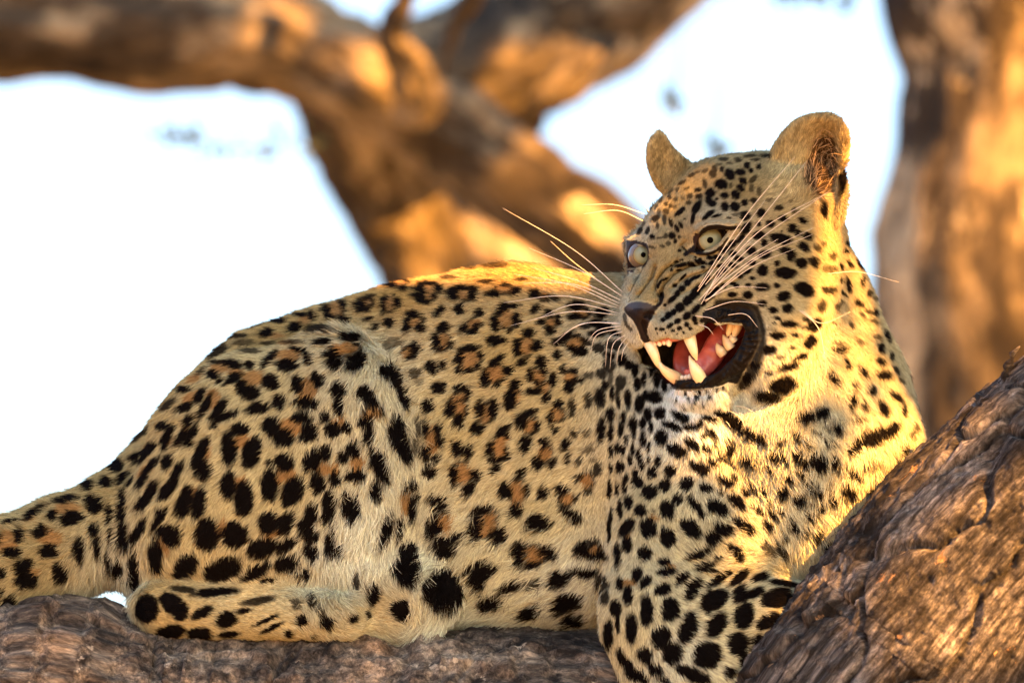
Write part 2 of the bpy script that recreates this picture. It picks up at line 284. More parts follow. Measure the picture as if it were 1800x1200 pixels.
MARKS="""
@1050 180 4
865 583 38 30;925 512 35 28 -50;1000 497 30 20 -10;1042 450 18;1125 462 15;1075 484 14 12;1018 560 25 18 -40;1090 545 28 15 45 .7;998 608 25 18 -30;935 588 10 15 0 .6;1080 610 14 24 0 .6;1132 630 14 22 0 .6
968 655 25 22 -40;890 660 25 18;790 645 32 26 20;780 690 22 25;800 715 26 20;835 682 10 8;890 735 25 26;960 737 28;1030 708 20 18;1092 692 18 16 0 .8;1035 800 30 28;750 580 14 28 10 .7;805 510 20 25 0 .7;820 470 15 20 0 .7;870 475 14 16 0 .8
700 622 20 14 0 .8;712 668 22 16 20 .8;645 665 18 14 0 .7;785 785 34 16 35;755 815 20 12 40;830 800 26 9 10;695 745 45 20 60;670 820 36 12 80;575 778 38 13 35;602 752 14 12;640 712 16 12 0 .7;505 672 14 14 0 .7;480 722 12 12 0 .7;510 735 12 14 0 .7;545 690 16 12 0 .6
480 775 18 18 0 .7;515 850 26 10 110 .8;470 830 12 30 0 .7;405 820 26 18 45 .8;420 870 10 20 0 .7;560 893 24 12 115;585 868 22 10 120;613 825 9 8 0 .7;525 940 20;480 940 10 14 0 .7;500 995 14 14 0 .6;548 978 12 14;575 948 10 10 0 .7;455 1015 20 8 -20 .6;385 950 16 14;355 905 22 10 80 .8;380 1020 25 8 -15 .6;305 900 26 14 60 .8;445 955 30 6 10 .6
880 405 30 10 0 .7;980 410 20 14 0 .7;1100 410 30 8 0 .7;1180 385 45 10 0 .8;920 432 18 8 0 .6;750 490 22 10 20 .6;660 520 25 10 30 .7;590 575 30 9 30 .7;620 615 20 8 20 .6;560 620 16 8 30 .6;510 640 18 8 40 .6;440 700 16 8 55 .6;410 740 14 8 50 .6;970 790 30 9 5 .5;920 815 14 8 0 .7;1060 385 40 9 5 .7;700 500 20 8 25 .5;850 440 20 8 0 .5;350 790 20 10 50 .6;330 850 16 10 60 .6;430 780 10 22 0 .5;540 740 14 12 0 .5;600 680 12 12 0 .5
1040 885 42 24 50;1000 958 36 14 50;940 1000 36 18 40;895 1035 34 20 30;1145 780 28 22 30;1130 860 14;1125 935 34 26;1165 985 18 20;1075 1045 32 26;950 1065 22 20;840 1095 28 16 -20;990 1100 30 16;1170 1070 40 24 10;1085 1130 24 14
575 1045 10;640 1055 10 8;590 1110 12 8;555 1122 18 8;605 1140 20 9 20;650 1135 18 12;720 1110 12 14;745 1125 26 9 -30;780 1090 13;800 1130 22 12 30;520 1150 10 8;690 1090 10 8;680 1150 12 9;740 1160 14 10;860 1150 22 12 20
@1050 450 4
525 305 35 14 40;560 265 24 16 45;592 232 22 18 40;634 190 24 18 30;665 165 30 11 40;700 150 25 9 30;543 208 13 12;600 150 30 7 45;475 345 10 8;460 445 14 12;500 415 28 18 40;535 390 25 16 40;578 360 28 26;632 315 32 24 40;690 255 60 24 50;740 205 50 17 50
565 455 22 15 30;628 420 30 20 40;690 370 40 19 50;750 320 40 19 50;800 270 45 20 50;510 487 22 12 30;455 510 16 11;415 508 8;575 505 15 13;625 478 15;680 440 16 20;740 450 18 14;690 470 14 10;530 520 12 9;650 505 12 10;605 530 7 6;420 538 6;480 540 5;560 545 6
470 165 20 7 20;440 190 25 7 60;425 215 8 14;575 70 30 10 10;605 62 20 9;660 60 22 15;570 100 14 8;520 100 9;700 40 20 11 -40;740 50 16 10;790 15 20 12;845 18 25 16
885 100 22 16;945 65 30 14 -20;1080 50 25 14;1050 110 30 12 30;1155 100 30 32;1000 140 20 14;950 195 20 10;885 210 18 16;975 210 18 12;1055 205 20 12;1150 215 42 24;945 270 28 16;1052 272 30 22;1155 328 28 18;830 240 25 20;850 130 18 16;770 160 18 28;1085 155 16 10;1110 757 38 20 20;1055 850 38 22 25
700 985 16 12 30 .8;640 1000 10 8 0 .7;600 1050 10 8 0 .7;740 1030 14 9 30 .8;790 985 12 8 30 .8;680 1010 9 7;720 960 8;620 970 8;660 1040 8;840 960 10 6 0 .7;560 1000 7;880 930 12 8 30 .8
20 990 30 60 0 .8;90 760 35 50 0 .8;170 880 30 45 0 .8;220 990 22 60 0 .9;300 1020 30 55 0 .9;360 1100 25 40 0 .9;120 620 50 30 0 .8;60 500 50 30 0 .9;420 850 20 60 0 .9;470 900 16 40 0 .9;350 970 25 30;400 990 45 30 0 .9;440 1090 30 35;30 820 30 30 0 .8;180 720 30 35 0 .9;230 760 30 25;290 890 22 40;100 1100 30 40 0 .9;40 1170 20 30;250 1160 20 40;150 1010 14 40;330 860 16 40;80 680 30 20 0 .8;20 640 30 30 0 .8;130 540 30 20;30 400 30 30;320 1160 20 30;190 1120 18 40;380 780 14 50;270 800 20 40;60 900 20 30;110 950 16 40;500 1170 40 16 -20;560 1190 30 16 -20
@1250 450 4
515 120 62 36 -5;645 230 60 38 -15;500 280 42 28 10;528 360 34 28;430 375 28 18;545 470 50 20 -5;460 432 20 12 -20;435 465 12 8;460 552 40 24;580 545 22 13;690 590 46 32 35;400 655 40 26;560 630 20 12 0 .7;480 700 30 10 10 .6;625 690 48 15 25;535 762 65 22 15;500 885 80 50 15;390 970 80 34 -15;395 810 18 11;720 470 50 34 30;660 432 20 12;650 490 25 8 0 .7;625 50 38 32;710 30 28 30;455 205 20 15;815 75 40 26 0 .6;820 225 40 22 20 .8;770 340 26 38 0 .7;455 50 16 14;420 510 30 12 0 .3;605 1005 24 8 0 .4
@1250 180 4
410 855 28 22;500 820 28 18;470 745 24 16 0 .8;570 765 14 18 0 .7;630 830 25 16 -20;560 885 28 28 0;600 915 20;665 935 28 24;480 960 60 32 -15;430 950 25 14;640 1010 38 24 -30;730 1005 28 18 -30 .7;510 1040 38 20;550 1075 26 34;455 1140 14 14 0 .7;780 970 20 14 0 .6;840 1060 25 18 40 .7;830 1150 35 20 0 .6;490 905 8;400 690 16 10 0 .5;545 700 14 10 0 .5
785 740 55 17 105;925 560 75 22 82;960 840 25 12 -45;950 890 30 13 -40;955 970 25 13 -40;1000 940 20 11 -50;935 1025 18 11 -40;910 1130 28 11 -60;965 1120 25 13 -50;1025 1120 35 12 -60;1060 1030 25 9 -60;985 800 18 10 -50;1030 1000 16 8 -50
@1400 450 4.8
425 225 55 17 -80;540 195 45 13 80 .8;390 305 28 11 -40;595 290 20 25 0 .8;510 370 35 20 -40;585 445 30 18 -40 .8;645 450 22 30;640 330 16 12;350 395 35 26 40 .7;535 470 35 14 -60 .7;630 530 35 18 -20 .7;740 640 48 17 -70;250 265 42 22 -10 .8;200 410 40 18 60 .8;660 660 30 18 0 .7;510 700 25 18 0 .6;690 750 42 24 -70;690 860 36 30 -30;400 870 45 22 -60;545 955 52 24 -60;720 975 55 36 -10;300 1000 50 30 -70;820 930 35 14 -50 .8;860 1020 30 14 -40 .7
470 1060 30 15 -60 .7;620 1105 38 28 -50;820 1150 60 22 -35;460 1160 35 22 60 .8;360 770 50 22 20 .8;780 820 18 30;450 560 30 12 -60 .7;310 545 25 7 -40;580 80 14 35;370 180 14 20 0 .8;340 720 40 14 10 .6
@1400 600 4
515 315 32 26 -50;595 440 55 30 -50;690 365 50 21 -40;735 450 42 19 -80;380 400 52 20 85;465 430 20 30 0 .8;430 525 40 13 10 .7;395 280 20 30 0 .5;175 470 40 40;285 585 55 23 -60;215 590 28 12 -60 .7;75 500 45 32;205 680 25 12 -60;245 690 14 12;70 695 25 13 -60 .8;15 640 14 30
640 600 70 40 20;510 650 65 48 15;400 710 60 28 40;430 660 30 20;820 575 18 25 0 .7;800 620 18 25 0 .7;755 740 25 34 0 .8;830 750 18 25;710 810 14 20 0 .7;770 845 20 28;675 910 42 34 0 .8;560 1020 62 28 10 .9;545 840 40 26 0 .4;480 870 25 25 0 .6;395 900 60 22 -30 .9;270 830 50 24 -75;370 1040 58 34 -70;255 1075 45 28 -75;245 965 20 16 0 .5
155 820 50 52;60 830 28 35;15 780 20 20;25 910 38 17 -60;100 950 10 20;75 1000 35 11 -50;145 1015 35 26 -50;20 1085 42 38;110 1100 12 16;175 1135 25 35 0 .9;90 1190 25 14;490 1180 45 18 20 .8;870 740 14 24
@1200 700 4
695 640 33 40;825 685 33 46;735 550 35 23 -50;900 555 15 25 0 .8;870 595 35 11 -50;940 610 32 24 -40 .9;905 705 12 14;975 740 24 36 0 .9;880 790 38 22 -60;610 705 22 11 -50;680 765 28 15 -50;625 795 45 15 -50;770 870 48 20 -65;850 905 18 35 0 .8;710 945 28 18 -60;590 875 42 23 -50;940 935 45 26 70;1125 920 40 32 30;1015 1005 48 24 50 .9;680 1050 65 28 -55 .8;580 1040 60 30 -55 .7;820 500 30 11 -50 .8;525 770 50 19 -25
380 165 80 38 -25;470 215 60 32 -40;545 270 45 38 -50;640 385 45 28 -60;600 480 38 14 -70 .8;720 400 35 18 -60 .9;520 385 35 10 -60 .5;805 380 45 28 -60 .9;690 285 35 22 40 .8;795 240 45 16 -80 .8;870 290 35 12 -50 .7;830 115 35 12 0 .7;930 215 35 12 -30 .5;290 105 66 34 -20;190 140 50 16 -8;110 165 30 14 0
120 465 66 36 -25;55 310 50 26 -40;160 335 35 20 -40;205 432 36 20 -35;280 400 40 17 -25;330 340 30 42 0 .9;345 450 28 13 -40;375 470 20 10 -40;330 290 14 18 0 .7;455 430 50 24 -35;360 535 28 13 -30 .8;480 610 42 15 -50;437 648 28 20;565 625 16 33 0 .9;445 515 16 10 0 .6;300 565 58 28 -25;160 610 40 30 -15;30 585 40;262 640 22 17 0 .8
370 705 66 28 -45;240 745 70 44 -35;80 720 50 24 -50;125 790 35 19 -55;50 895 72 46 -45;265 900 54 38 -35;200 965 43 40;395 860 50 30 -30;455 905 40 30 -50;345 1050 45 26 -40;375 1105 40 30 -60;90 1075 80 30 25;140 1160 60 18 25;240 1100 20 11 0 .8;60 185 45 20;145 240 25 16;190 225 50 16 -50;230 310 14 9;10 130 30 16
@1000 680 4
235 75 26 48 0 .8;420 90 20 45 0 .9;500 110 28 50 0 .9;600 45 40 26 0 .9;555 175 20 30;640 175 38 20 -45;770 190 45 20 -30;735 260 40 22 -20;850 262 42 18;650 335 38 46;580 265 14 38;520 240 14 38;465 265 18 68;370 280 18 52;530 345 20 48;410 350 14 30 0 .8;345 415 22 30;385 430 14 32;455 425 13 38;500 465 16 43;435 500 16 38;572 405 12 28;570 490 13 18;522 530 15 28;635 500 22 30;590 575 28 36;715 570 33 40;365 545 24 36
475 600 18 43;495 650 36 42;410 620 17 38;400 680 14 43;345 700 14 43;680 672 36 40;760 430 66 33 -25;575 725 48 43;770 775 30 35;430 790 26 43;510 850 36 40;370 840 16 58;695 845 43 50;600 860 10 9 0 .6;415 970 62 32 55;560 975 48 60;415 1090 30 48;685 1040 45 60;535 1150 38 43;345 1130 15 38;300 300 16 60;300 550 14 30;290 700 14 60;305 880 12 50;290 980 14 70;300 430 14 30
T 600 900 30 16;T 415 1030 20 14
@950 900 4
555 300 18 68;865 335 36 28;875 405 52 22 10;680 425 30 40;740 480 43 26 40;565 490 20 43;620 570 30 58;985 450 50 25 50;855 530 46 38 20;1055 530 74 36 60;905 670 52 72;745 670 36 92;535 660 34 52;545 770 12 58;640 800 36 90;480 840 30 85;1020 800 95 50 70;845 865 55 62;915 970 56 70;1160 630 45 68;1140 370 50 22 30;590 1020 75 30 -55;670 1120 80 36 -30;730 980 46 46;790 1060 65 28 -45;1060 1120 110 38 -25;870 1170 60 22 -20
320 405 78 36 -5;215 625 88 62 20;255 745 72 38;440 480 46 48 0 .8;160 450 70 55 20;T 620 480 50 20;T 905 365 24 14;465 580 24 40 0 .8
@1180 920 4.2857
240 305 62 26 20;340 415 95 28 30;490 415 80 32 35;650 415 58 28 20;830 450 98 20 -8;300 345 40 12;305 575 95 60 25;500 545 48 60 -20;610 525 62 28 25;780 565 104 55 5;810 500 60 18;980 535 45 24;530 695 85 60 75;710 735 85 43 35;318 760 90 60 50;255 980 88 86;485 905 70 73;640 910 38 68;555 1035 53 48;420 1105 48 32;875 665 45 24 40;340 260 30 12 -20 .6
@800 450 4
300 70 80 18 0 .7;250 180 50 11 0 .8;130 80 40 14 0 .7;480 170 30 12 0 .7;20 265 25 43;75 225 50 15;150 245 27 40;T 90 265 34 32;45 370 34;190 395 31 29;80 500 43 26 60;135 525 48 17;170 490 18 28;T 150 470 34 28
290 270 50 24;440 250 43 23 30;370 210 35 13 0 .8;T 360 240 46 22;350 370 45 28 45;430 350 40 13;300 470 26 56;445 450 28 52;400 520 20 18;290 590 43 35;350 590 28 24;T 380 430 38 56;575 270 34 31;580 370 40 26 40;700 300 60 20 -10 .8;T 650 290 30 20;620 460 28 20;660 400 40 17 30;680 520 34 28;735 450 20 38;T 690 470 28 32
870 350 60 32;850 425 50 20;1010 470 60 28 0 .9;1060 390 30 30;920 490 36 18 0 .8;T 900 400 44 22;530 540 40 33 20;595 625 43 30 45;450 640 30 53;485 740 40 24 35;T 520 630 44 48;120 640 68 20 10;45 710 24 68;55 790 28 24;110 797 38 18;180 770 22 22;190 700 19 38;T 115 720 50 54
310 730 58 26 45;225 850 28 62;385 800 31;320 885 27 24;T 300 820 50 50;790 560 60 22 30 .9;730 600 38 28;730 690 28 34;830 640 26 20 0 .9;885 665 48 32;930 600 38 22 -20 .8;T 860 600 50 30;1010 540 58 24 0 .9;1000 640 30 22 0 .8;1100 690 28 26;620 740 36 40;545 830 30 43;640 805 23 28;560 945 48 28;585 880 20 20;T 590 850 36 52;700 860 26 48;655 985 24 33;T 645 920 20 30
770 790 20 33;850 800 23;810 910 33 38;870 870 38 22 0 .9;940 830 32 20 0 .7;T 820 850 30 30;430 900 48 30 60;405 990 42 58;T 445 970 22 44;740 1030 28;1030 980 28 53;940 1010 22 48 0 .8;830 1050 22 58 0 .8;1100 860 16 50 0 .7;1150 960 16 60 0 .8;1060 800 22 30 0 .7
@800 700 4
190 60 26 60;280 60 32 62;175 195 48 40;T 230 95 28 50;400 30 43 38;40 150 33 28;T 60 60 34 44;480 150 43 48;540 90 58 21 10;585 190 20 43;T 530 180 38 44;350 215 48 30 30;260 350 27 58;310 420 58 20;385 380 18 48;300 490 40 26 50;380 260 18 28;T 335 330 40 66
505 310 40 56;635 300 36;685 130 20 48;710 210 24;T 730 100 38 34;595 440 33 52;700 445 30 38;T 640 370 38 48;790 320 30 48;800 410 20 38;30 340 38 53;110 355 38 43;475 510 38;365 630 48 58;515 630 22 38;440 770 43 48;T 450 640 46 64;625 645 33 48
10 530 36 68;160 530 36 43;105 625 58 33 50;T 80 510 46 60;755 630 36 38;820 800 88 34 -35;T 800 690 44 28;940 640 28 22 0 .8;850 690 24 16 0 .8;200 770 78 38 20;175 900 46 98;330 950 52 62;T 260 860 50 74;600 850 83 46 -10;600 890 80 20 0;900 1050 48 52;1000 1088 78 27;960 1000 48 26 0 .8;T 980 1040 44 18
470 1070 48 78;560 1150 58 28;680 1070 58 44 -30;T 590 1080 44 60;200 1180 108 48;T 930 560 40 40;1010 490 33 43 0 .8;1040 200 30 78;940 230 24 24 0 .6;850 240 24 30 0 .8;950 350 34 28 0 .6;880 540 26 16 0 .8;880 430 30 20 0 .7;980 420 30 16 0 .5
@550 450 4
575 190 43 36 0 .9;665 230 34 22;T 630 190 40 24;430 210 40 17 0 .8;775 245 36 52;770 300 56 24 -20;845 195 48 13;910 235 26 33;880 285 20 20;815 325 38 14;T 835 250 42 48;1000 260 38;1075 215 50 14;1150 270 26 48;T 1075 260 34 30;905 385 48 24 35;1045 370 36;725 410 48 24;680 480 26 53;780 500 33;795 450 14 24;T 740 460 32 38
520 340 26 62;620 330 30 36;T 570 330 26 44;560 465 34 36;350 350 29 43;390 375 26 18;420 290 40 13 20 .8;T 400 330 38 20;130 380 28 33;240 345 23 30;140 430 23 20;245 445 29 33;30 330 40 11 0 .8;T 190 370 38 44;415 440 34 17 10 .9;460 490 20 23;60 510 88 24 -10 .8;100 600 53 20;275 580 58 23;20 410 23 28
935 500 48 36 20;880 590 31 56;920 650 38 19;985 620 19 28;T 935 590 34 42;560 612 46 30 20 .55;620 600 34 30 0 .45;740 640 30 48 0 .9;715 700 28 22;T 690 670 30 34;155 720 58 66;305 730 74 50 40;T 240 650 66 34;45 855 40 48;845 760 43 33;930 760 26 33;865 800 34 22
545 800 72 46;600 870 68 45 -60;640 970 85 38 -72;190 920 48 56;192 1040 31 58;375 950 52 56;420 1010 37 34;735 820 40 36 0 .7;760 880 20 20 0 .5;900 920 48 40;830 1040 43 40;1060 920 58 27;1105 955 23 43;985 1060 38 48;1040 1140 38 43;T 1045 1030 40 60;T 420 1060 50 24
230 250 60 12 10 .8;340 175 40 10 15 .7;500 160 40 9 5 .6;850 120 50 12 0 .7;980 150 50 12 0 .7
@550 650 4
590 330 43 38 0;560 400 38 46;620 480 125 46 -72;90 310 33 38 0;150 400 48;240 390 30 33;T 190 345 34 22;375 340 48 36;395 430 33 50;T 410 285 50 22;800 390 28 48;890 400 26 43;910 480 30 43;T 850 450 34 60;800 560 36 46;880 600 32 22;830 690 48 46;T 850 530 30 26
90 570 38 48;20 600 43 56;215 590 33 43;290 540 43 52;45 780 48 70;160 745 36 43;T 90 670 54 32;T 160 690 26 26;305 720 62 46;T 320 630 46 28;470 640 125 43 -72;440 830 36 56;240 860 23;120 940 46 103;275 950 56 72
900 920 78 33 -30;860 1070 56 76;T 950 1040 40 50;1000 1160 70 30 20;680 780 48 30 40;700 950 26 78;740 870 26 40;610 1080 26 78;520 1080 108 28 75;T 660 900 38 70;720 500 26 70 0 .7;740 380 18 60 0 .7
@400 700 4
30 100 53 20 30;230 55 68 38 15;375 25 38 33;555 15 68 28;320 185 58 60;400 260 68 52;T 440 170 56 34;530 120 60 38;590 210 50 58;555 255 44 34;T 490 205 36 30;100 205 53 40;20 340 48 98;180 370 93 56 75;T 120 290 54 48;410 435 62 52;300 440 20 23;310 595 56 98;470 630 98 60 60;T 420 520 66 50;590 420 52 58
20 590 46 88;125 690 62 100;T 100 590 44 44;300 860 68 62 30;425 860 78 44 60;T 330 930 60 22;65 945 82 78;260 1030 103 56 20;415 1020 78 33 30;420 1140 78 46 15;590 790 38 68;560 870 56 38 45;590 930 48 46;595 1055 46 50;725 980 88 30 75;790 1040 56 33
@350 480 4
570 325 53 23;690 375 43 28 20;740 290 40 13;820 300 28 28;T 760 325 34 26;920 250 30 28;935 300 24 22;1035 220 23 26;1040 330 29 33;T 980 265 40 36;1160 235 38 33;860 400 88 20 -5 .8;500 420 43 26 20;290 435 60 13 0 .8;340 480 58 20 0 .6;380 545 58 17 0 .7;500 490 50 12 0 .7;690 480 58 12 0 .7;T 560 440 60 14;890 480 48 18;1075 455 58 23
510 600 68 22 50;740 540 68 18 -15;790 590 36 33;635 635 66 34;T 640 570 80 32;160 530 58 30 30 .8;250 640 58 22 -15;150 620 48 13 0 .8;115 705 38 25;T 180 650 38 34;370 645 28;250 740 58 19 30;160 745 30 12 30;T 270 690 44 20;520 755 52 48;310 790 36 42;370 830 58 46;T 400 730 62 42
700 765 35 52;840 730 46 50;765 890 72 38;T 770 800 54 54;430 940 72 34 15;575 895 42 46;55 930 82 23 65;150 950 82 30 55;T 110 880 40 60;20 850 55 26 60;190 1000 78 22 25;120 1050 30 22 30;430 360 60 12 20 .6;T 620 480 60 14
@150 600 4
960 60 68 20 30 .8;1060 150 58 20 -10;920 230 43 25;T 960 180 44 24;1060 250 53 25 30;960 270 40 10 30;T 790 250 44 20 30;840 200 40 14 40 .7;710 325 48 20;T 760 380 54 26 30;830 370 50 17 60;710 455 58 26 15;600 430 58 22 40 .8;555 580 40 28;740 550 43 27 60;690 660 72 26 60;770 620 58 25 60;735 700 38 30;T 730 620 30 48
600 640 62 25 70;570 700 28 46;T 605 660 20 40;420 780 78 28 45;380 800 46 28;475 720 38 28 60;T 420 740 38 26 40;480 850 78 20 45;590 830 48 36 60;420 950 68 22 50;T 440 890 56 24 45;240 850 43 46 0 .8;400 640 68 22 40 .8;620 990 92 28 65;655 890 68 24 60;570 1060 43 20 50;820 770 93 36 65;840 880 52 74;T 870 760 24 50
710 1110 103 46 70;810 1120 98 46 75;T 770 1080 24 60;460 1060 108 28 60;400 1120 50 24 60;270 1110 25 78;165 980 36;40 1000 36;60 1110 33 48;110 1150 30 30;270 950 58 14 55;330 970 40 12 55;540 1180 38 22
@0 800 3
625 45 33 36;655 110 43 17 45;510 255 36 43;585 300 17 48;650 270 18 62;500 380 23 28;520 460 17 58;590 420 11 43;655 410 26 66;365 230 53 18 10;385 330 53 30 15;T 370 280 58 26;290 310 24;230 400 40 28 45;270 500 48 33;T 280 430 54 34;425 490 23 58;325 610 34 46;115 420 24 33;75 510 36 26;T 50 450 48 44;5 440 18 28
180 312 48 18 35;70 352 43 11 15;240 265 33 8 15 .8;135 580 46 30 20;150 655 50 36;T 180 612 30 20;15 615 23 28;5 720 14 24;60 780 32 43;575 545 17 43;620 575 20 43;705 600 25 86;590 720 46 50;T 170 330 30 14 20
@200 850 4
370 30 68 24 50;330 230 83 24 55;180 310 98 25 60;70 350 78 25 75;60 160 78 20 80;250 80 78 22 60;420 350 62 66;360 310 56 33 30;290 470 42 78;290 570 33 28;T 340 420 38 48;670 340 76 96;T 780 300 26 60;490 570 93 60 50;755 590 128 66 25;985 610 113 35 30;135 600 27 86;20 570 33 46
700 760 138 26 5;480 740 78 18 -5 .8;1080 665 58 16 20;230 875 70 82;410 850 92 56 -40;460 890 52 56;380 1045 93 43 15;615 900 68 26 30;785 950 62 48 10;590 1055 73 38 5;800 1055 62 18 5;900 890 48 17 10;1010 820 98 22 10 .8;1060 960 73 12 25;1100 1010 73 14 25;20 780 28 48 0 .8
@450 880 4
310 830 43 30 40;220 930 23;485 835 40 38;660 815 30 36;780 800 20 28 0 .8;385 940 17 13 0 .7;270 720 23 38 0 .7;385 690 28 38 0 .8;455 750 23 28 0 .8;340 490 43 32 0 .9;1060 450 86 100 0;1000 760 56 66;800 640 36 88 0 .9;700 540 18 78 0 .8
@700 900 4
320 530 118 100;340 430 78 48;600 380 96 54;580 460 48 48;340 220 76 66;820 500 68 36 10;680 610 76 56;960 690 66 42 30;975 490 42 32 0 .8;70 250 56 56
"""
# ------------------------------------------------ helpers
def cr(P,n=4):      # closed Catmull-Rom smoothing of an outline
    P=np.array(P,float);out=[]
    for i in range(len(P)):
        a,b,c,d=P[i-1],P[i],P[(i+1)%len(P)],P[(i+2)%len(P)]
        for t in np.arange(n)/n:
            out.append(.5*((2*b)+(c-a)*t+(2*a-5*b+4*c-d)*t*t+(3*b-a-3*c+d)*t**3))
    return np.array(out)
def co(P,n=4):      # open Catmull-Rom
    P=np.array(P,float);Q=np.vstack([2*P[0]-P[1],P,2*P[-1]-P[-2]]);out=[]
    for i in range(1,len(Q)-2):
        a,b,c,d=Q[i-1],Q[i],Q[i+1],Q[i+2]
        for t in np.arange(n)/n:
            out.append(.5*((2*b)+(c-a)*t+(2*a-5*b+4*c-d)*t*t+(3*b-a-3*c+d)*t**3))
    return np.array(out+[P[-1]])
def mesh(name,X,F,mat=None,smooth=True,parent=None,attrs=None,shared=None):
    X=np.asarray(X,np.float32)
    me=bpy.data.meshes.new(name); me.vertices.add(len(X)); me.vertices.foreach_set('co',X.ravel())
    if isinstance(F,np.ndarray):
        n=F.shape[1]; me.loops.add(F.size); me.loops.foreach_set('vertex_index',F.astype(np.int32).ravel())
        me.polygons.add(len(F)); me.polygons.foreach_set('loop_start',np.arange(0,F.size,n,dtype=np.int32))
    else:
        ls=np.array([len(f) for f in F]); idx=np.concatenate([np.array(f) for f in F]).astype(np.int32)
        me.loops.add(len(idx)); me.loops.foreach_set('vertex_index',idx); me.polygons.add(len(F))
        me.polygons.foreach_set('loop_start',np.concatenate([[0],np.cumsum(ls)[:-1]]).astype(np.int32))
    me.update(calc_edges=True)
    if smooth: me.shade_smooth()
    if attrs:
        for k,(typ,v) in attrs.items():
            a=me.attributes.new(k,typ,'POINT'); a.data.foreach_set({'FLOAT_COLOR':'color','FLOAT_VECTOR':'vector'}.get(typ,'value'),np.asarray(v,np.float32).ravel())
    if mat: me.materials.append(mat)
    o=bpy.data.objects.new(name,me); COL.objects.link(o)
    if parent: o.parent=parent
    return o
def tag(o,label=None,cat=None,group=None,kind=None):
    for k,v in (('label',label),('category',cat),('group',group),('kind',kind)):
        if v: o[k]=v
    return o
def hashn(i,j,k,s):
    n=(i*374761393+j*668265263+k*2147483647+s*974634777)&0xffffffff
    n=((n^(n>>13))*1274126177)&0xffffffff
    n=n^(n>>16)
    return (n&0xffff).astype(np.float32)/65535.
def noise3(P,f,s=0):        # value noise, 0..1
    Q=np.asarray(P,np.float64)*f; I=np.floor(Q).astype(np.int64); t=(Q-I).astype(np.float32); t=t*t*(3-2*t); r=0
    for a in (0,1):
        for b in (0,1):
            for c in (0,1):
                w=(t[:,0] if a else 1-t[:,0])*(t[:,1] if b else 1-t[:,1])*(t[:,2] if c else 1-t[:,2])
                r=r+w*hashn(I[:,0]+a,I[:,1]+b,I[:,2]+c,s)
    return r
def fbm(P,f,o=4,s=0,g=.5):
    r=0;a=1;t=0
    for i in range(o): r=r+a*noise3(P,f*2**i,s+i*17);t+=a;a*=g
    return r/t
def voro(P,f,s=0,j=.9):        # nearest and second nearest feature distance (cell units), and a cell value
    Q=np.asarray(P,np.float64)*f; I=np.floor(Q).astype(np.int64)
    d1=np.full(len(Q),9.,np.float32);d2=d1.copy();cv=np.zeros(len(Q),np.float32)
    for a in (-1,0,1):
        for b in (-1,0,1):
            for c in (-1,0,1):
                h=[I[:,0]+a,I[:,1]+b,I[:,2]+c]
                q=[(h[x]+.5+j*(hashn(h[0],h[1],h[2],s+x+1)-.5)-Q[:,x]) for x in range(3)]
                d=np.sqrt(q[0]**2+q[1]**2+q[2]**2).astype(np.float32)
                m=d<d1; d2=np.where(m,d1,np.minimum(d2,d)); cv=np.where(m,hashn(h[0],h[1],h[2],s+9),cv); d1=np.where(m,d,d1)
    return d1,d2,cv
def sstep(a,b,x):
    t=np.clip((x-a)/(b-a),0,1); return t*t*(3-2*t)
class N:
    def __init__(s,name):
        s.m=bpy.data.materials.new(name); s.m.use_nodes=True; s.t=s.m.node_tree; s.b=s.t.nodes['Principled BSDF']; s.out=s.t.nodes['Material Output']
    def n(s,t,**k):
        x=s.t.nodes.new(t)
        for a,b in k.items():
            if a.startswith('i_'):
                q=a[2:]; x.inputs[int(q) if q.isdigit() else q.replace('_',' ')].default_value=b
            else: setattr(x,a,b)
        return x
    def l(s,a,b): s.t.links.new(a,b)
    def ramp(s,f,st):
        r=s.n('ShaderNodeValToRGB'); e=r.color_ramp.elements
        while len(e)<len(st): e.new(.5)
        for x,(p,c) in zip(e,st): x.position=p; x.color=(*c,1)
        s.l(f,r.inputs[0]); return r.outputs[0]
# ------------------------------------------------ ground far below, to the horizon
g=N('dry_grass_ground'); nz=g.n('ShaderNodeTexNoise',i_Scale=.8,i_Detail=8.0)
tc=g.n('ShaderNodeTexCoord'); g.l(tc.outputs['Object'],nz.inputs['Vector'])
g.l(g.ramp(nz.outputs[0],[(.3,(.16,.12,.06)),(.7,(.34,.26,.13))]),g.b.inputs['Base Color']); g.b.inputs['Roughness'].default_value=.95
gx=np.array([-2000,-300,-60,-20,-8,-3,0,3,8,20,60,300,2000.]); gv=np.array([(x,y,0.0) for y in gx for x in gx]); gv[:,2]=(noise3(gv,.05)-.5)*.25*(np.abs(gv[:,:2]).max(1)<1000); ng=len(gx)
gf=np.array([(j*ng+i,j*ng+i+1,(j+1)*ng+i+1,(j+1)*ng+i) for j in range(ng-1) for i in range(ng-1)])
tag(mesh('ground',gv,gf,g.m),kind='structure')
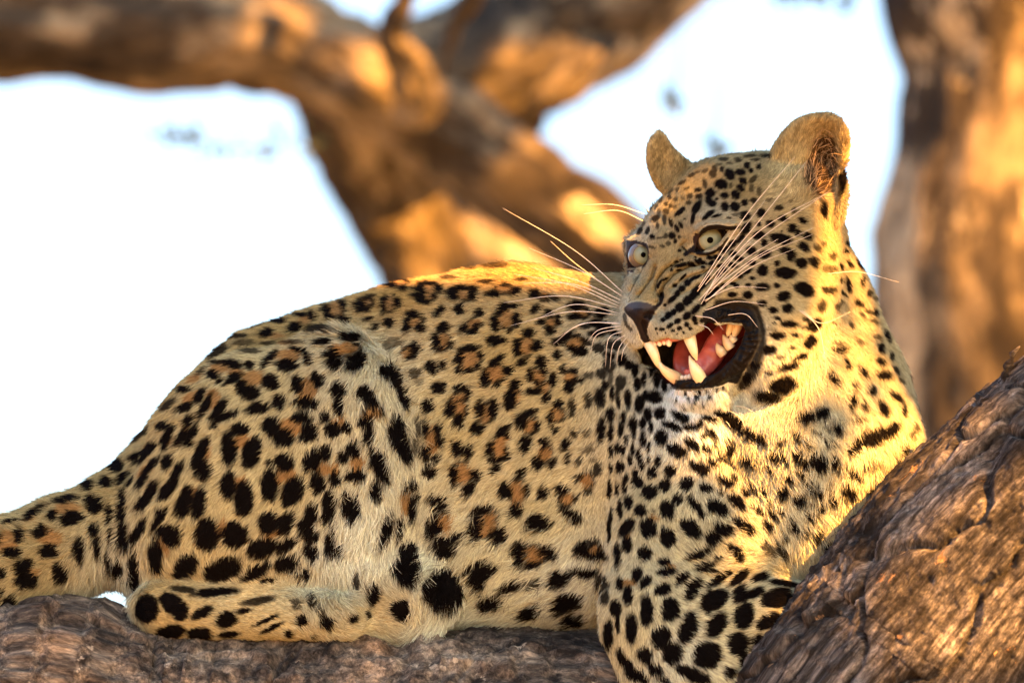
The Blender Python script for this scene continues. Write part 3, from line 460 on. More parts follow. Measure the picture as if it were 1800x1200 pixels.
# ------------------------------------------------ bark and limbs
def bark(name,ramp,lich,scale=1.0,bump=.004,rough=.92,st=.5,streak=0):
    b=N(name)
    at=b.n('ShaderNodeAttribute',attribute_name='grain')       # (along, across, across) of the limb, metres
    mp0=b.n('ShaderNodeMapping'); mp0.inputs['Scale'].default_value=(st,1,1); b.l(at.outputs['Vector'],mp0.inputs[0]); tc=mp0.outputs[0]
    def nz(sc_,det,ro,off=0):
        n=b.n('ShaderNodeTexNoise',i_Scale=sc_*scale,i_Detail=det,i_Roughness=ro)
        if off:
            m=b.n('ShaderNodeMapping'); m.inputs['Location'].default_value=(off,off*2,-off); b.l(tc,m.inputs[0]); b.l(m.outputs[0],n.inputs['Vector'])
        else: b.l(tc,n.inputs['Vector'])
        return n.outputs[0]
    mx=b.n('ShaderNodeMix',data_type='FLOAT',i_Factor=.55); b.l(nz(11,6,.6),mx.inputs[2]); b.l(nz(55,8,.72,2.2),mx.inputs[3])
    c=b.ramp(mx.outputs[0],ramp)
    if streak:
        ms_=b.n('ShaderNodeMapping'); ms_.inputs['Scale'].default_value=(.13,1,1); b.l(at.outputs['Vector'],ms_.inputs[0])
        ns_=b.n('ShaderNodeTexNoise',i_Scale=150.0,i_Detail=6.0,i_Roughness=.65); b.l(ms_.outputs[0],ns_.inputs['Vector'])
        sm=b.n('ShaderNodeMix',data_type='RGBA',blend_type='MULTIPLY',i_Factor=streak); b.l(c,sm.inputs[6]); b.l(b.ramp(ns_.outputs[0],[(.38,(.16,.14,.13)),(.5,(.9,.88,.86)),(.62,(1.9,1.85,1.8))]),sm.inputs[7]); c=sm.outputs[2]
    f=b.ramp(nz(22,9,.7,5.1),[(lich[0],(0,0,0)),(lich[0]+.03,(1,1,1))])
    m2=b.n('ShaderNodeMix',data_type='RGBA'); b.l(f,m2.inputs[0]); b.l(c,m2.inputs[6]); m2.inputs[7].default_value=(*lich[1],1)
    m3=b.n('ShaderNodeMix',data_type='RGBA',blend_type='MULTIPLY',i_Factor=.8); b.l(m2.outputs[2],m3.inputs[6]); b.l(b.ramp(nz(230,5,.75,1.7),[(.36,(.28,.26,.25)),(.5,(.85,.83,.82)),(.62,(1.5,1.45,1.38))]),m3.inputs[7])
    b.l(m3.outputs[2],b.b.inputs['Base Color']); b.b.inputs['Roughness'].default_value=rough; b.b.inputs['Specular IOR Level'].default_value=.3
    bp=b.n('ShaderNodeBump',i_Strength=1.0,i_Distance=bump)
    b.l(nz(130,8,.75,3.3),bp.inputs['Height']); b.l(bp.outputs[0],b.b.inputs['Normal'])
    return b.m
B_back=bark('bark_brown',[(.41,(.006,.005,.004)),(.5,(.042,.037,.025)),(.56,(.19,.165,.105))],(.545,(.38,.345,.23)),.22)
B_perch=bark('bark_pinkish_brown',[(.42,(.011,.0095,.008)),(.475,(.060,.051,.041)),(.53,(.135,.115,.09)),(.60,(.29,.25,.19))],(.61,(.36,.32,.25)),1.5,st=.9,streak=.35)
B_near=bark('bark_grey_fissured',[(.41,(.008,.0081,.0083)),(.47,(.038,.0385,.039)),(.53,(.088,.089,.088)),(.62,(.23,.228,.22))],(.64,(.34,.21,.10)),1.5,st=.5,streak=.95,bump=.007)
def limb(name,path,mat,parent,n_al=60,n_ar=64,amp=.012,knots=(),detail=None,seed=0,k=6,flat=1.0):
    # path: (u, v, depth in metres, radius in units) as seen from the camera
    P=co(path,k); kk=(D+P[:,2])/D
    C=np.stack([(P[:,0]-900)*S*kk,P[:,2],(600-P[:,1])*S*kk],1); R=P[:,3]*S*kk
    seg=np.r_[0,np.cumsum(np.linalg.norm(np.diff(C,axis=0),axis=1))]; t=np.linspace(0,seg[-1],n_al)
    C=np.stack([np.interp(t,seg,C[:,i]) for i in range(3)],1); R=np.interp(t,seg,R)
    T=np.gradient(C,axis=0); T/=np.linalg.norm(T,axis=1)[:,None]
    up=np.array([0,-1,0.]); A=np.cross(T,up); A/=np.linalg.norm(A,axis=1)[:,None]; B=np.cross(T,A)
    a=np.linspace(0,2*np.pi,n_ar,endpoint=False)
    nrm=(A[:,None]*np.cos(a)[None,:,None]+B[:,None]*np.sin(a)[None,:,None]).reshape(-1,3)
    X=np.repeat(C,n_ar,0)+nrm*np.repeat(R,n_ar)[:,None]*np.array([1,flat,1.])
    al=np.repeat(t,n_ar); ar=np.tile(a,n_al); Rr=np.repeat(R,n_ar)
    Q=np.stack([al,np.cos(ar)*Rr,np.sin(ar)*Rr],1)
    h=(fbm(Q+seed,4,3,seed)-.5)*3.0+(fbm(Q*[1,3,3]+seed,14,4,seed+3)-.5)*1.0
    if detail: h=h+detail(Q,X,al,ar,Rr)/amp
    X=X+nrm*(h*amp)[:,None]
    for (ku,kv,kr,ka) in knots:      # swellings seen at (u,v)
        kd=(D+X[:,1])/D; d=np.hypot(X[:,0]/(S*kd)+900-ku,600-X[:,2]/(S*kd)-kv)/kr
        X=X+nrm*(np.exp(-d*d)*ka*(nrm[:,1]<.2))[:,None]
    i,j=np.meshgrid(np.arange(n_al-1),np.arange(n_ar),indexing='ij'); j2=(j+1)%n_ar
    F=np.stack([i*n_ar+j,i*n_ar+j2,(i+1)*n_ar+j2,(i+1)*n_ar+j],-1).reshape(-1,4)
    nv=len(X); X=np.vstack([X,C[0],C[-1]]); jj=np.arange(n_ar)
    cap=np.concatenate([np.stack([(jj+1)%n_ar,jj,np.full(n_ar,nv),np.full(n_ar,nv)],1),np.stack([(n_al-1)*n_ar+jj,(n_al-1)*n_ar+(jj+1)%n_ar,np.full(n_ar,nv+1),np.full(n_ar,nv+1)],1)])[:,:3]
    faces=[tuple(f) for f in F]+[tuple(f) for f in cap] if n_al*n_ar<20000 else None
    if faces is None:
        return mesh(name,W(X[:nv]),F,mat,True,parent,{'grain':('FLOAT_VECTOR',Q)})
    return mesh(name,W(X),faces,mat,True,parent,{'grain':('FLOAT_VECTOR',np.vstack([Q,Q[:2]]))})
# foreground tree: the limb the leopard lies on, the steep limb in front of its chest
def warp(Q,f,a,s_): return a*np.stack([fbm(Q,f,3,s_+i)-.5 for i in range(3)],1)
def d_perch(Q,X,al,ar,R):
    Qw=Q+warp(Q,9,.16,5)
    d1,d2,cv=voro(Qw*[.35,1,1],7,3); crack=np.exp(-((d2-d1)/.03)**2)*sstep(.42,.6,fbm(Q,5,3,77))
    rg=1-np.abs(2*fbm(Q+warp(Q,14,.04,15),26,5,19)-1)*2
    lump=fbm(Q,38,4,29)
    e1,e2,ev=voro(Q*[.6,1,1]+warp(Q,40,.012,35),80,8)
    return -.010*crack+.011*(rg-.5)*sstep(.3,.55,fbm(Q,6,3,51))+.018*(lump-.5)+.0022*(ev-.5)*sstep(0,.3,e2-e1)+.007*(fbm(Q,120,3,9)-.5)
def d_near(Q,X,al,ar,R):
    Qw=Q+warp(Q,8,.12,25)
    up=sstep(-.15,.75,fbm(Q*[.6,1,1],4,2,88)*.9-.35+.75*np.clip(X[:,2]*.64-X[:,0]*.77+.415,-.3,.15)*5)   # fissured towards the skyline side
    rf=fbm((Q+warp(Q,20,.03,61))*[.16,1,1],70,4,31); ridg=1-np.abs(2*rf-1)*3.4; ridg=np.where(ridg>0,ridg,ridg*.5)
    rf2=fbm((Q+warp(Q,20,.02,65))*[.22,1,1],150,3,37)
    d1,d2,cv=voro((Qw)*[.40,1,1],8.5,13); crack=np.exp(-((d2-d1)/.028)**2)
    e1,e2,ev=voro((Q+warp(Q,50,.01,45))*[.6,1,1],120,17)
    lump=fbm(Q*[.6,1,1],30,4,91)
    return up*(.017*(ridg-.4)+.009*(rf2-.5))-.012*crack*(1-.5*up)+.006*(cv-.5)+.010*(lump-.5)+.0028*(ev-.5)*sstep(0,.3,e2-e1)+.006*(fbm(Q,140,3,9)-.5)
tree=bpy.data.objects.new('tree',None); COL.objects.link(tree); tree.location=PW([1500,1500,-60]); 
def T_parent(o): o.matrix_parent_inverse=mathutils.Matrix.Translation(-mathutils.Vector(o.parent.location)); return o
tag(tree,'rough barked tree whose lower limb carries the leopard, steep limb in front of its chest','tree')
T_parent(limb('limb',[(-700,1250,.10,200),(-300,1290,.06,210),(60,1268,.02,226),(300,1322,.03,228),(700,1368,.03,262),(1000,1378,.05,268),(1250,1440,.10,275),(1500,1500,.08,290),(1750,1560,.02,300)],B_perch,tree,620,420,.008,[(80,1070,60,.012),(150,1080,50,.006)],d_perch,3))
T_parent(limb('limb',[(1300,1700,-.06,300),(1500,1330,-.10,262),(1625,1160,-.10,248),(1790,955,-.10,238),(2010,760,-.09,225),(2330,560,-.02,215),(2700,420,.05,190)],B_near,tree,760,420,.008,[],d_near,11,6,.62))
T_parent(limb('trunk',[(1420,1560,-.07,330),(1500,2600,-.05,420),(1520,4200,.1,520),(1540,5600,.1,640)],B_near,tree,120,80,.02,[],None,5))
# lifted flake of bark on the skyline of the steep limb
fl=[]
for (u,v,w,du,dv,wd) in ((1765,668,-190,26,-60,10),(1742,700,-188,16,-30,8),(1686,742,-184,18,-18,8),(1622,818,-180,14,-14,6)):
    fl.append((u,v,w,du,dv,wd))
for (u,v,w,du,dv,wd) in fl:
    n=9;FX=[];FF=[]
    for i in range(n):
        t=i/(n-1); r=wd*(1-t**2*.75)*(.8+.4*math.sin(i*2.3+u)); cu=u+du*t-4*math.sin(t*3)+3*math.sin(i*1.9+u); cv_=v+dv*t
        for q in range(6):
            a=q/6*2*math.pi; FX.append((cu+math.cos(a)*r*.8,cv_+math.cos(a)*r*.5,w+math.sin(a)*r*.9))
    for i in range(n-1):
        for q in range(6): FF.append((i*6+q,i*6+(q+1)%6,(i+1)*6+(q+1)%6,(i+1)*6+q))
    FF.append(tuple(q for q in range(5,-1,-1))); FF.append(tuple((n-1)*6+q for q in range(6)))
    XX=PW(FX); T_parent(mesh('bark_flake',XX,FF,B_near,False,tree,{'grain':('FLOAT_VECTOR',XX)}))
# background tree, far out of focus
tree2=bpy.data.objects.new('tree',None); COL.objects.link(tree2); tree2.location=W([1.2,3.0,-3.])
tag(tree2,'blurred tree behind the leopard with thick trunk at right and crossing limbs','tree')
y=2.6
for nm,pth,kn in (
  ('trunk',[(1760,-700,y,230),(1755,-200,y,210),(1765,0,y,232),(1775,110,y,190),(1775,250,y,205),(1765,430,y,240),(1790,620,y,262),(1830,800,y,280),(1840,1200,y,290),(1840,2600,y,330),(1850,5200,y,420)],[]),
  ('limb',[(-900,-60,y,150),(-300,20,y,140),(0,20,y,122),(250,45,y,118),(450,60,y,116),(600,115,y,104),(760,215,y,98),(930,335,y,96),(1080,455,y,98),(1300,640,y+.1,110),(1600,850,y+.2,130),(1800,1000,y+.2,150)],[(640,140,60,.04)]),
  ('limb',[(1500,-480,y+.5,135),(1300,-210,y+.5,130),(1150,-90,y+.45,136),(1010,5,y+.4,140),(915,85,y+.35,132),(780,130,y+.2,110),(640,140,y+.1,90)],[]),
  ('limb',[(560,90,y+.3,90),(650,260,y+.35,88),(710,360,y+.4,90),(760,480,y+.4,94),(820,700,y+.4,100),(900,1000,y+.3,110),(1300,1500,y+.3,140),(1750,2200,y+.2,170)],[(650,390,30,.02)]),
  ('limb',[(760,380,y+1.2,40),(850,440,y+1.2,62),(960,520,y+1.2,72),(1200,700,y+1.1,90),(1700,1100,y+.6,120)],[]),
  ('branch_stub',[(735,190,y-.12,34),(715,110,y-.2,30),(690,60,y-.24,22),(712,0,y-.28,26),(735,-80,y-.3,22),(760,-300,y-.3,18)],[]),
  ('branch_stub',[(770,130,y-.02,20),(790,80,y-.1,19),(805,40,y-.14,17),(830,0,y-.16,20),(860,-80,y-.2,14)],[]),
  ('branch_stub',[(920,205,y+.3,26),(960,168,y+.25,28),(1020,120,y+.25,26),(1085,72,y+.3,16)],[])):
    T_parent(limb(nm,pth,B_back,tree2,150,72,.02,kn,lambda Q,X,al,ar,R:.012*(fbm(Q*[.6,1,1],22,4,3)-.5)-.01*np.exp(-((lambda v:(v[1]-v[0]))(voro(Q*[.6,1,1],9,4))/.1)**2),int(pth[0][0])%37))
print('setting',time.time()-T0)
# ------------------------------------------------ the leopard
HEADP=[tuple(p) for p in cr(HEADP,3)]
fld=leopard_field(); P,Q=surface_net(fld); del fld
# vertex normals
e1=P[Q[:,2]]-P[Q[:,0]]; e2=P[Q[:,3]]-P[Q[:,1]]; fn=np.cross(e1,e2); 
Nn=np.zeros_like(P)
for c in range(4):
    for x in range(3): Nn[:,x]+=np.bincount(Q[:,c],fn[:,x],len(P))
Nn/=np.linalg.norm(Nn,axis=1)[:,None]+1e-9
cen=P[(np.abs(P[:,0]-860)<8)&(np.abs(P[:,1]-800)<8)]; q_=(np.abs(P[:,0]-860)<8)&(np.abs(P[:,1]-800)<8)&(P[:,2]<100)
if q_.any() and Nn[q_,2].mean()>0: Nn=-Nn; Q=Q[:,::-1].copy()
print('leopard surface',len(P),time.time()-T0)
MK=[];RINGS=[]  # coat marks; shade is painted in along the shoulder crease and on the flank
for blk in MARKS.strip().split('@')[1:]:
    lines=blk.split('\n'); ox,oy,sc_=[float(x) for x in lines[0].split()]
    for ln in lines[1:]:
        for it in ln.split(';'):
            it=it.strip()
            if not it: continue
            tan=it.startswith('T'); v=[float(x) for x in it.lstrip('T ').split()]
            x,y_,a=v[:3]; b=v[3] if len(v)>3 else a; an=v[4] if len(v)>4 else 0; st=v[5] if len(v)>5 else 1
            gs=1.0 if (ox,oy) in ((550,450),(800,450),(800,700)) else 1.09
            if tan: gs=1.05
            if tan and (ox,oy) in ((550,450),(800,450),(800,700)) and v[1]/sc_+oy<1000: RINGS.append((ox+x/sc_,oy+y_/sc_,a/sc_*1.45,b/sc_*1.45,math.radians(an)))
            MK.append((ox+x/sc_,oy+y_/sc_,a/sc_*gs,b/sc_*gs,math.radians(an),min(1,st+.15),tan))
order=np.argsort(P[:,0]); Pu=P[order,0]
def front(u,v,r=7):
    i,j=np.searchsorted(Pu,[u-r,u+r]); k=order[i:j]; k=k[(np.abs(P[k,1]-v)<r)&(Nn[k,2]<.12)]
    if not len(k): return None
    w0=P[k,2].min(); k=k[P[k,2]<w0+20]; n=Nn[k].mean(0); return P[k,2].mean(),n/np.linalg.norm(n)
for (x,y_,a,b,an) in RINGS:      # broken dark ring about each brown centre
    n=max(8,int((a+b)*.62)); ph=rng.random()*6.28; gap=[rng.random()*6.28 for _ in range(2)]; gap.append(99)
    for i in range(n):
        t=ph+2*math.pi*i/n
        if any(abs((t-g_+3.14)%6.28-3.14)<.42 for g_ in gap[:2]): continue
        r_=rng.uniform(.92,1.06); dx=a*r_*math.cos(t); dy=b*r_*math.sin(t)
        MK.append((x+dx*math.cos(an)+dy*math.sin(an),y_-dx*math.sin(an)+dy*math.cos(an),rng.uniform(2.6,4.4),rng.uniform(2.0,3.2),math.atan2(-b*math.cos(t),-a*math.sin(t)) if False else math.atan2(b*math.cos(t),a*math.sin(t)),float(rng.uniform(.75,1)),False))
MK2=[]
for m in MK:
    f_=front(m[0],m[1],5 if m[0]>1080 and m[1]<760 else 8)
    if f_ is None: continue
    MK2.append(m+(f_[0],f_[1]))
print(len(MK),len(MK2),'marks')
BASE=[ # u, v, w, colour of the ground coat
(60,980,20,.38,.27,.12),(200,880,60,.42,.30,.13),(330,700,60,.43,.29,.11),(500,570,60,.43,.285,.11),(700,510,80,.44,.27,.09),(900,490,100,.45,.265,.08),(1050,540,100,.43,.27,.10),
(900,620,-20,.47,.335,.145),(980,700,0,.46,.35,.17),(800,750,-20,.50,.40,.21),(450,680,-60,.52,.42,.23),(480,850,-100,.52,.42,.23),(340,900,-60,.50,.40,.21),(650,650,-90,.62,.55,.40),(690,800,-90,.62,.54,.38),(620,950,-80,.68,.63,.50),
(850,1000,-20,.60,.52,.34),(800,1090,0,.72,.67,.54),(1000,1010,0,.66,.61,.48),(950,900,0,.54,.44,.25),(280,1060,-70,.48,.35,.16),(450,1090,-90,.52,.42,.24),(650,1090,-100,.52,.43,.27),(220,1040,0,.6,.55,.42),
(1100,700,20,.44,.34,.17),(1130,620,40,.42,.32,.16),(1150,900,-100,.56,.46,.27),(1250,950,-130,.58,.49,.31),(1120,1100,-160,.58,.49,.30),(1300,1080,-180,.58,.49,.30),(1200,1170,-190,.62,.56,.42),
(1300,800,-90,.55,.44,.25),(1430,900,-100,.62,.54,.37),(1430,780,-100,.60,.52,.35),(1560,780,-60,.62,.53,.35),(1520,600,-20,.50,.40,.22),(1500,450,0,.46,.34,.17),
(1400,700,-80,.60,.50,.32),(1380,560,-140,.56,.46,.27),(1330,600,-140,.64,.58,.44),(1380,470,-120,.50,.39,.20),(1300,330,-80,.42,.30,.13),(1200,350,-20,.44,.33,.16),(1400,380,-90,.48,.37,.20),
(1150,480,-90,.38,.27,.12),(1130,515,-100,.38,.28,.13),(1185,450,-80,.42,.31,.15),(1260,480,-120,.48,.37,.19),(1255,392,-100,.56,.46,.31),(1300,425,-116,.58,.47,.31),(1215,540,-140,.56,.46,.27),(1190,580,-135,.62,.54,.38),(1108,590,-70,.68,.63,.53),(1098,560,-50,.62,.55,.40),(1115,425,10,.60,.52,.38),
(1235,710,-100,.82,.78,.72),(1205,705,-90,.80,.76,.70),(1265,712,-90,.78,.74,.68),(1290,700,-100,.60,.55,.42),(1170,290,60,.38,.28,.14),(1195,300,60,.34,.25,.12),(1430,240,-40,.36,.24,.10),(1375,250,-40,.36,.26,.12),(1400,290,-50,.48,.37,.19),(1440,350,-60,.44,.32,.16),(1455,420,-70,.5,.38,.18)]
BARE=[ # outline, colour, shine, how far behind the front surface it reaches
([(1234,551),(1250,538),(1270,533),(1300,535),(1322,545),(1330,562),(1334,582),(1333,603),(1322,628),(1308,652),(1296,674),(1280,672),(1262,680),(1228,684),(1188,683),(1180,672),(1188,668),(1208,668),(1238,664),(1264,652),(1288,628),(1302,606),(1310,580),(1304,567),(1275,564),(1250,566),(1240,572)],(.0035,.0034,.0038),.6,30),
([(1097,541),(1108,534),(1125,531),(1140,533),(1150,536),(1158,531),(1160,516),(1166,513),(1168,522),(1163,534),(1153,546),(1146,560),(1139,574),(1139,588),(1146,602),(1138,606),(1128,598),(1122,582),(1112,563),(1101,552)],(.012,.0085,.008),.5,40),
([(1100,538),(1112,531),(1132,531),(1148,537),(1140,543),(1120,541),(1104,546)],(.045,.042,.043),.4,40),
([(1138,603),(1160,597),(1185,595),(1186,599),(1160,602),(1142,609)],(.30,.10,.08),.6,30),
([(1200,447),(1208,439),(1219,430),(1225,414),(1233,402),(1246,396),(1262,394),(1280,397),(1302,397),(1296,403),(1284,406),(1270,404),(1256,404),(1243,407),(1236,417),(1232,430),(1233,441),(1246,443),(1266,432),(1277,418),(1281,419),(1268,437),(1250,448),(1232,449),(1217,445),(1206,451)],(.006,.0045,.004),.2,50),
([(1101,420),(1112,424),(1130,424),(1139,432),(1141,452),(1134,468),(1128,470),(1136,452),(1135,438),(1126,430),(1112,430),(1106,440),(1102,462),(1098,470),(1098,440)],(.010,.007,.006),.25,60),
([(1100,470),(1106,473),(1104,484),(1100,494),(1096,484)],(.03,.022,.018),.2,60)]
STROKES=[ # dark lines of the face, with crease shade painted in along the snarl folds: polyline, half width, strength
([(1200,435),(1206,440),(1214,444)],2,.9),([(1158,522),(1152,508),(1157,490),(1172,472),(1194,461)],1.6,.6),([(1122,522),(1132,508),(1148,488),(1154,470)],1.5,.55),([(1108,516),(1117,495),(1130,472),(1142,455)],1.5,.55),([(1162,520),(1168,502),(1186,482),(1212,470),(1238,464)],1.5,.6),
([(1232,485),(1240,478),(1252,465),(1260,455)],1.5,.6),([(1192,505),(1206,490),(1226,480),(1240,474)],1.3,.4),([(1098,553),(1101,568),(1110,578)],3.5,.8),([(1146,601),(1170,596),(1196,596)],1.3,.4),([(1178,681),(1200,686),(1236,687),(1264,684)],3,.8),([(1262,534),(1300,531),(1326,543),(1338,580),(1337,612),(1324,646),(1304,676)],9,.95),([(1326,560),(1332,600),(1318,645)],10,.95),([(1322,650),(1306,672)],11,.9)]
EARP=[(1424,258),(1440,242),(1462,240),(1474,256),(1476,290),(1470,318),(1456,340),(1438,348),(1420,336),(1409,318),(1416,288)]
MOUTHP=np.array([(1136,603),(1160,597),(1185,594),(1212,588),(1232,576),(1248,562),(1280,560),(1308,562),(1316,580),(1306,610),(1290,634),(1264,658),(1238,670),(1208,674),(1186,674),(1165,660),(1146,632)],float)
BAREP=[(cr(p,3),c,s,dp) for p,c,s,dp in BARE]
BA=np.array(BASE)
def depth_grid():
    g=np.full((470,280),1e4,np.float32)       # 4-unit cells from (-200, 160)
    iu=((P[:,0]+200)/4).astype(int).clip(0,469); iv=((P[:,1]-160)/4).astype(int).clip(0,279)
    np.minimum.at(g,(iu,iv),P[:,2])
    m=g.copy()
    for a in (-1,0,1):
        for b in (-1,0,1): m=np.minimum(m,np.roll(np.roll(g,a,0),b,1))
    return np.where(g>9e3,m,g)
DG=depth_grid()
def coat(X,nr,skin=False):
    n=len(X); u,v,w=X[:,0],X[:,1],X[:,2]
    num=np.zeros((n,3),np.float32);den=np.zeros(n,np.float32)
    for b in BA:
        r=(X[:,0]-b[0])**2+(X[:,1]-b[1])**2+(X[:,2]-b[2])**2
        k=1/(r+300.)**1.6; num+=k[:,None]*b[3:].astype(np.float32); den+=k
    c=num/den[:,None]; hf=np.exp(-((np.maximum(np.hypot(X[:,0]-1200,X[:,1]-430)-110,0))/90)**2)[:,None]; c=c*np.array([.92,1.10,1.16],np.float32)*(1-.24*hf)
    vis=w<DG[((u+200)/4).astype(int).clip(0,469),((v-160)/4).astype(int).clip(0,279)]+26
    nz1=noise3(X,1/9.,3)-.5; nz2=noise3(X,1/3.5,5)-.5
    wob=.30*nz1+.18*nz2
    dark=np.zeros(n,np.float32);tan=np.zeros(n,np.float32)
    o=np.argsort(u); us=u[o]
    for (mu,mv,a,b,an,st,tn,w0,nn) in MK2:
        R=max(a,b)*1.35+2; i,j=np.searchsorted(us,[mu-R,mu+R]); k=o[i:j]; k=k[np.abs(v[k]-mv)<R]
        if not len(k): continue
        du=u[k]-mu; dv=v[k]-mv; pl=w0-np.clip((nn[0]*du+nn[1]*dv)/min(nn[2],-.12),-3*R,3*R)
        near=np.abs(w[k]-pl)<(R*1.3+22)
        x=du*math.cos(an)-dv*math.sin(an); y_=du*math.sin(an)+dv*math.cos(an)
        q=np.sqrt((x/a)**2+(y_/b)**2)+wob[k]*min(1,12/min(a,b))
        e=min(.45,2.6/min(a,b)); f_=(1-sstep(1.08-e*.5,1.16+e,q))*st*near
        if tn: tan[k]=np.maximum(tan[k],f_)
        else: dark[k]=np.maximum(dark[k],f_)
    # the rest of the coat (sides that face away): rosettes of the same size
    hid=(~(vis|(dark>0)))|((nr[:,2]>.02)&(dark<.05)&(w>60))
    if hid.any():
        Y=X[hid]; d1,d2,cv=voro(Y,1/62.,21,.8); ang=noise3(Y,1/14.,8)
        ring=(np.abs(d1-.30-.1*(ang-.5))<.10)&(ang>.33); f_=ring.astype(np.float32)
        hd=(Y[:,0]>1090)&(Y[:,1]<640)
        s1,s2,sv_=voro(Y,1/24.,23,.8); f_=np.where(hd,(s1<.33)*1.,f_)
        ears=(Y[:,1]<330)&((Y[:,0]>1400)|(Y[:,0]<1230)); f_=np.where(ears,((Y[:,1]>285)&(Y[:,0]>1400))*.9,f_)
        dark[hid]=np.maximum(dark[hid],f_); tan[hid]=np.maximum(tan[hid],((d1<.26)&~hd)*.8)
    tanc=np.array([.34,.22,.085],np.float32)
    c=c+(tanc-c)*(tan*1.0)[:,None]
    shine=np.zeros(n,np.float32)
    hz=(u>1080)&(u<1500)&(v>180)&(v<760)
    k=np.nonzero(hz&vis)[0]
    for pl,hw,st in STROKES:
        d=np.min([segd(u[k],v[k],a,b) for a,b in zip(pl[:-1],pl[1:])],0); dark[k]=np.maximum(dark[k],st*(1-sstep(hw*.5,hw*1.3,d)))
    dk=np.array([.0035,.0026,.0023],np.float32)
    c=c+(dk-c)*np.minimum(dark,1)[:,None]
    ke=np.nonzero((u>1340)&(u<1500)&(w<75)&(v<420))[0]; ed=polydist(cr(EARP,3),u[ke],v[ke])+nz2[ke]*8; f_=(1-sstep(-7,5,ed))*.93; c[ke]=c[ke]+(np.array([.035,.018,.011],np.float32)-c[ke])*f_[:,None]
    bare=np.zeros(n,np.float32)
    for pl,cc,sh,dp in BAREP:
        d=polydist(pl,u[k],v[k])+nz2[k]*1.5; f_=1-sstep(-1.,1.2,d)
        c[k]=c[k]+(np.array(cc,np.float32)-c[k])*f_[:,None]; shine[k]=np.maximum(shine[k],f_*sh); bare[k]=np.maximum(bare[k],f_)
    # inside of the mouth and the eye sockets: everything well behind the face
    kk=np.nonzero(hz)[0]; uu,vv,ww=u[kk],v[kk],w[kk]
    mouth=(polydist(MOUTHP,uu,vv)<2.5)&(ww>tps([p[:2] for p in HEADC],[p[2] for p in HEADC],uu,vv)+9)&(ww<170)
    md=polydist(MOUTHP,uu,vv); rim=(np.abs(md)<7)&((uu>1237)|(vv>645))&(ww<60)
    c[kk]=np.where(rim[:,None],[.0035,.0034,.0038],c[kk]); shine[kk]=np.where(rim,.6,shine[kk]); bare[kk]=np.where(rim,1,bare[kk])
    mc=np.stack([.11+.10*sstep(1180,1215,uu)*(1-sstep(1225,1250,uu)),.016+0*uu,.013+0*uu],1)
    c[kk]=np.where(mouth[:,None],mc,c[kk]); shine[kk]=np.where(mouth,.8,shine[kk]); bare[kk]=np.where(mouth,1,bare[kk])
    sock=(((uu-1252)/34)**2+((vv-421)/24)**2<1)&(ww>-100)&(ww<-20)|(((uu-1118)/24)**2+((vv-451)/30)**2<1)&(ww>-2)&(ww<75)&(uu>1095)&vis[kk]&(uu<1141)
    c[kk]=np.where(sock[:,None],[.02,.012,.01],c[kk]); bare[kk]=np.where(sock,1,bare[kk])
    return c.astype(np.float32),bare,shine
cv_,bare_,shine_=coat(P,Nn,True)
print('coat',time.time()-T0)
sk=N('leopard_skin'); a1=sk.n('ShaderNodeAttribute',attribute_name='coat'); a2=sk.n('ShaderNodeAttribute',attribute_name='shine')
sk.l(a1.outputs['Color'],sk.b.inputs['Base Color'])
mr=sk.n('ShaderNodeMapRange'); sk.b.inputs['Specular IOR Level'].default_value=.10; mr.inputs[3].default_value=.85; mr.inputs[4].default_value=.10; sk.l(a2.outputs['Fac'],mr.inputs[0]); sk.l(mr.outputs[0],sk.b.inputs['Roughness'])
sb=sk.n('ShaderNodeBump',i_Strength=.5,i_Distance=.0008); sn=sk.n('ShaderNodeTexNoise',i_Scale=700.0,i_Detail=3.0); stc=sk.n('ShaderNodeTexCoord'); sk.l(stc.outputs['Object'],sn.inputs['Vector']); sk.l(sn.outputs[0],sb.inputs['Height']); sk.l(sb.outputs[0],sk.b.inputs['Normal'])
leo=bpy.data.objects.new('leopard',None); COL.objects.link(leo); leo.location=PW([900,1100,60])
tag(leo,'spotted leopard lying on the limb, head turned back, snarling with bared fangs','leopard')
leo['kind']='thing'
body=T_parent(mesh('body',PW(P),Q,sk.m,True,leo,{'coat':('FLOAT_COLOR',np.c_[cv_,np.ones(len(P))]),'shine':('FLOAT',shine_)}))
# ------------------------------------------------ leaves
lf=N('leaf_green'); oi=lf.n('ShaderNodeNewGeometry'); lf.l(lf.ramp(oi.outputs['Random Per Island'],[(0,(.05,.075,.018)),(.6,(.085,.10,.03)),(1,(.16,.12,.035))]),lf.b.inputs['Base Color']); lf.b.inputs['Roughness'].default_value=.55
tr=lf.n('ShaderNodeBsdfTranslucent'); tr.inputs[0].default_value=(.10,.12,.02,1); ms=lf.n('ShaderNodeMixShader',i_0=.25); lf.l(lf.b.outputs[0],ms.inputs[1]); lf.l(tr.outputs[0],ms.inputs[2]); lf.l(ms.outputs[0],lf.out.inputs[0])
def leaves(name,C,size,parent,mat=lf.m,r=rng):
    # pointed, folded oval leaves: eight points each
    n=len(C); a=r.normal(size=(n,3)); a/=np.linalg.norm(a,axis=1)[:,None]; b=np.cross(a,r.normal(size=(n,3))); b/=np.linalg.norm(b,axis=1)[:,None]; c=np.cross(a,b)
    L=(size*r.uniform(.7,1.25,n))[:,None]
    pts=[(0,0,0),(.45,.27,.05),(1,0,-.06),(.5,0,-.03),(.45,-.27,.05)]
    X=np.stack([C+L*((p[0]-.5)*a+p[1]*b+p[2]*c) for p in pts],1).reshape(-1,3)
    base=(np.arange(n)*5)[:,None]; F=np.concatenate([base+np.array([0,1,2,3])[None],base+np.array([0,3,2,4])[None]])
    return tag(mesh(name,X,F,mat,True,parent),kind='stuff')
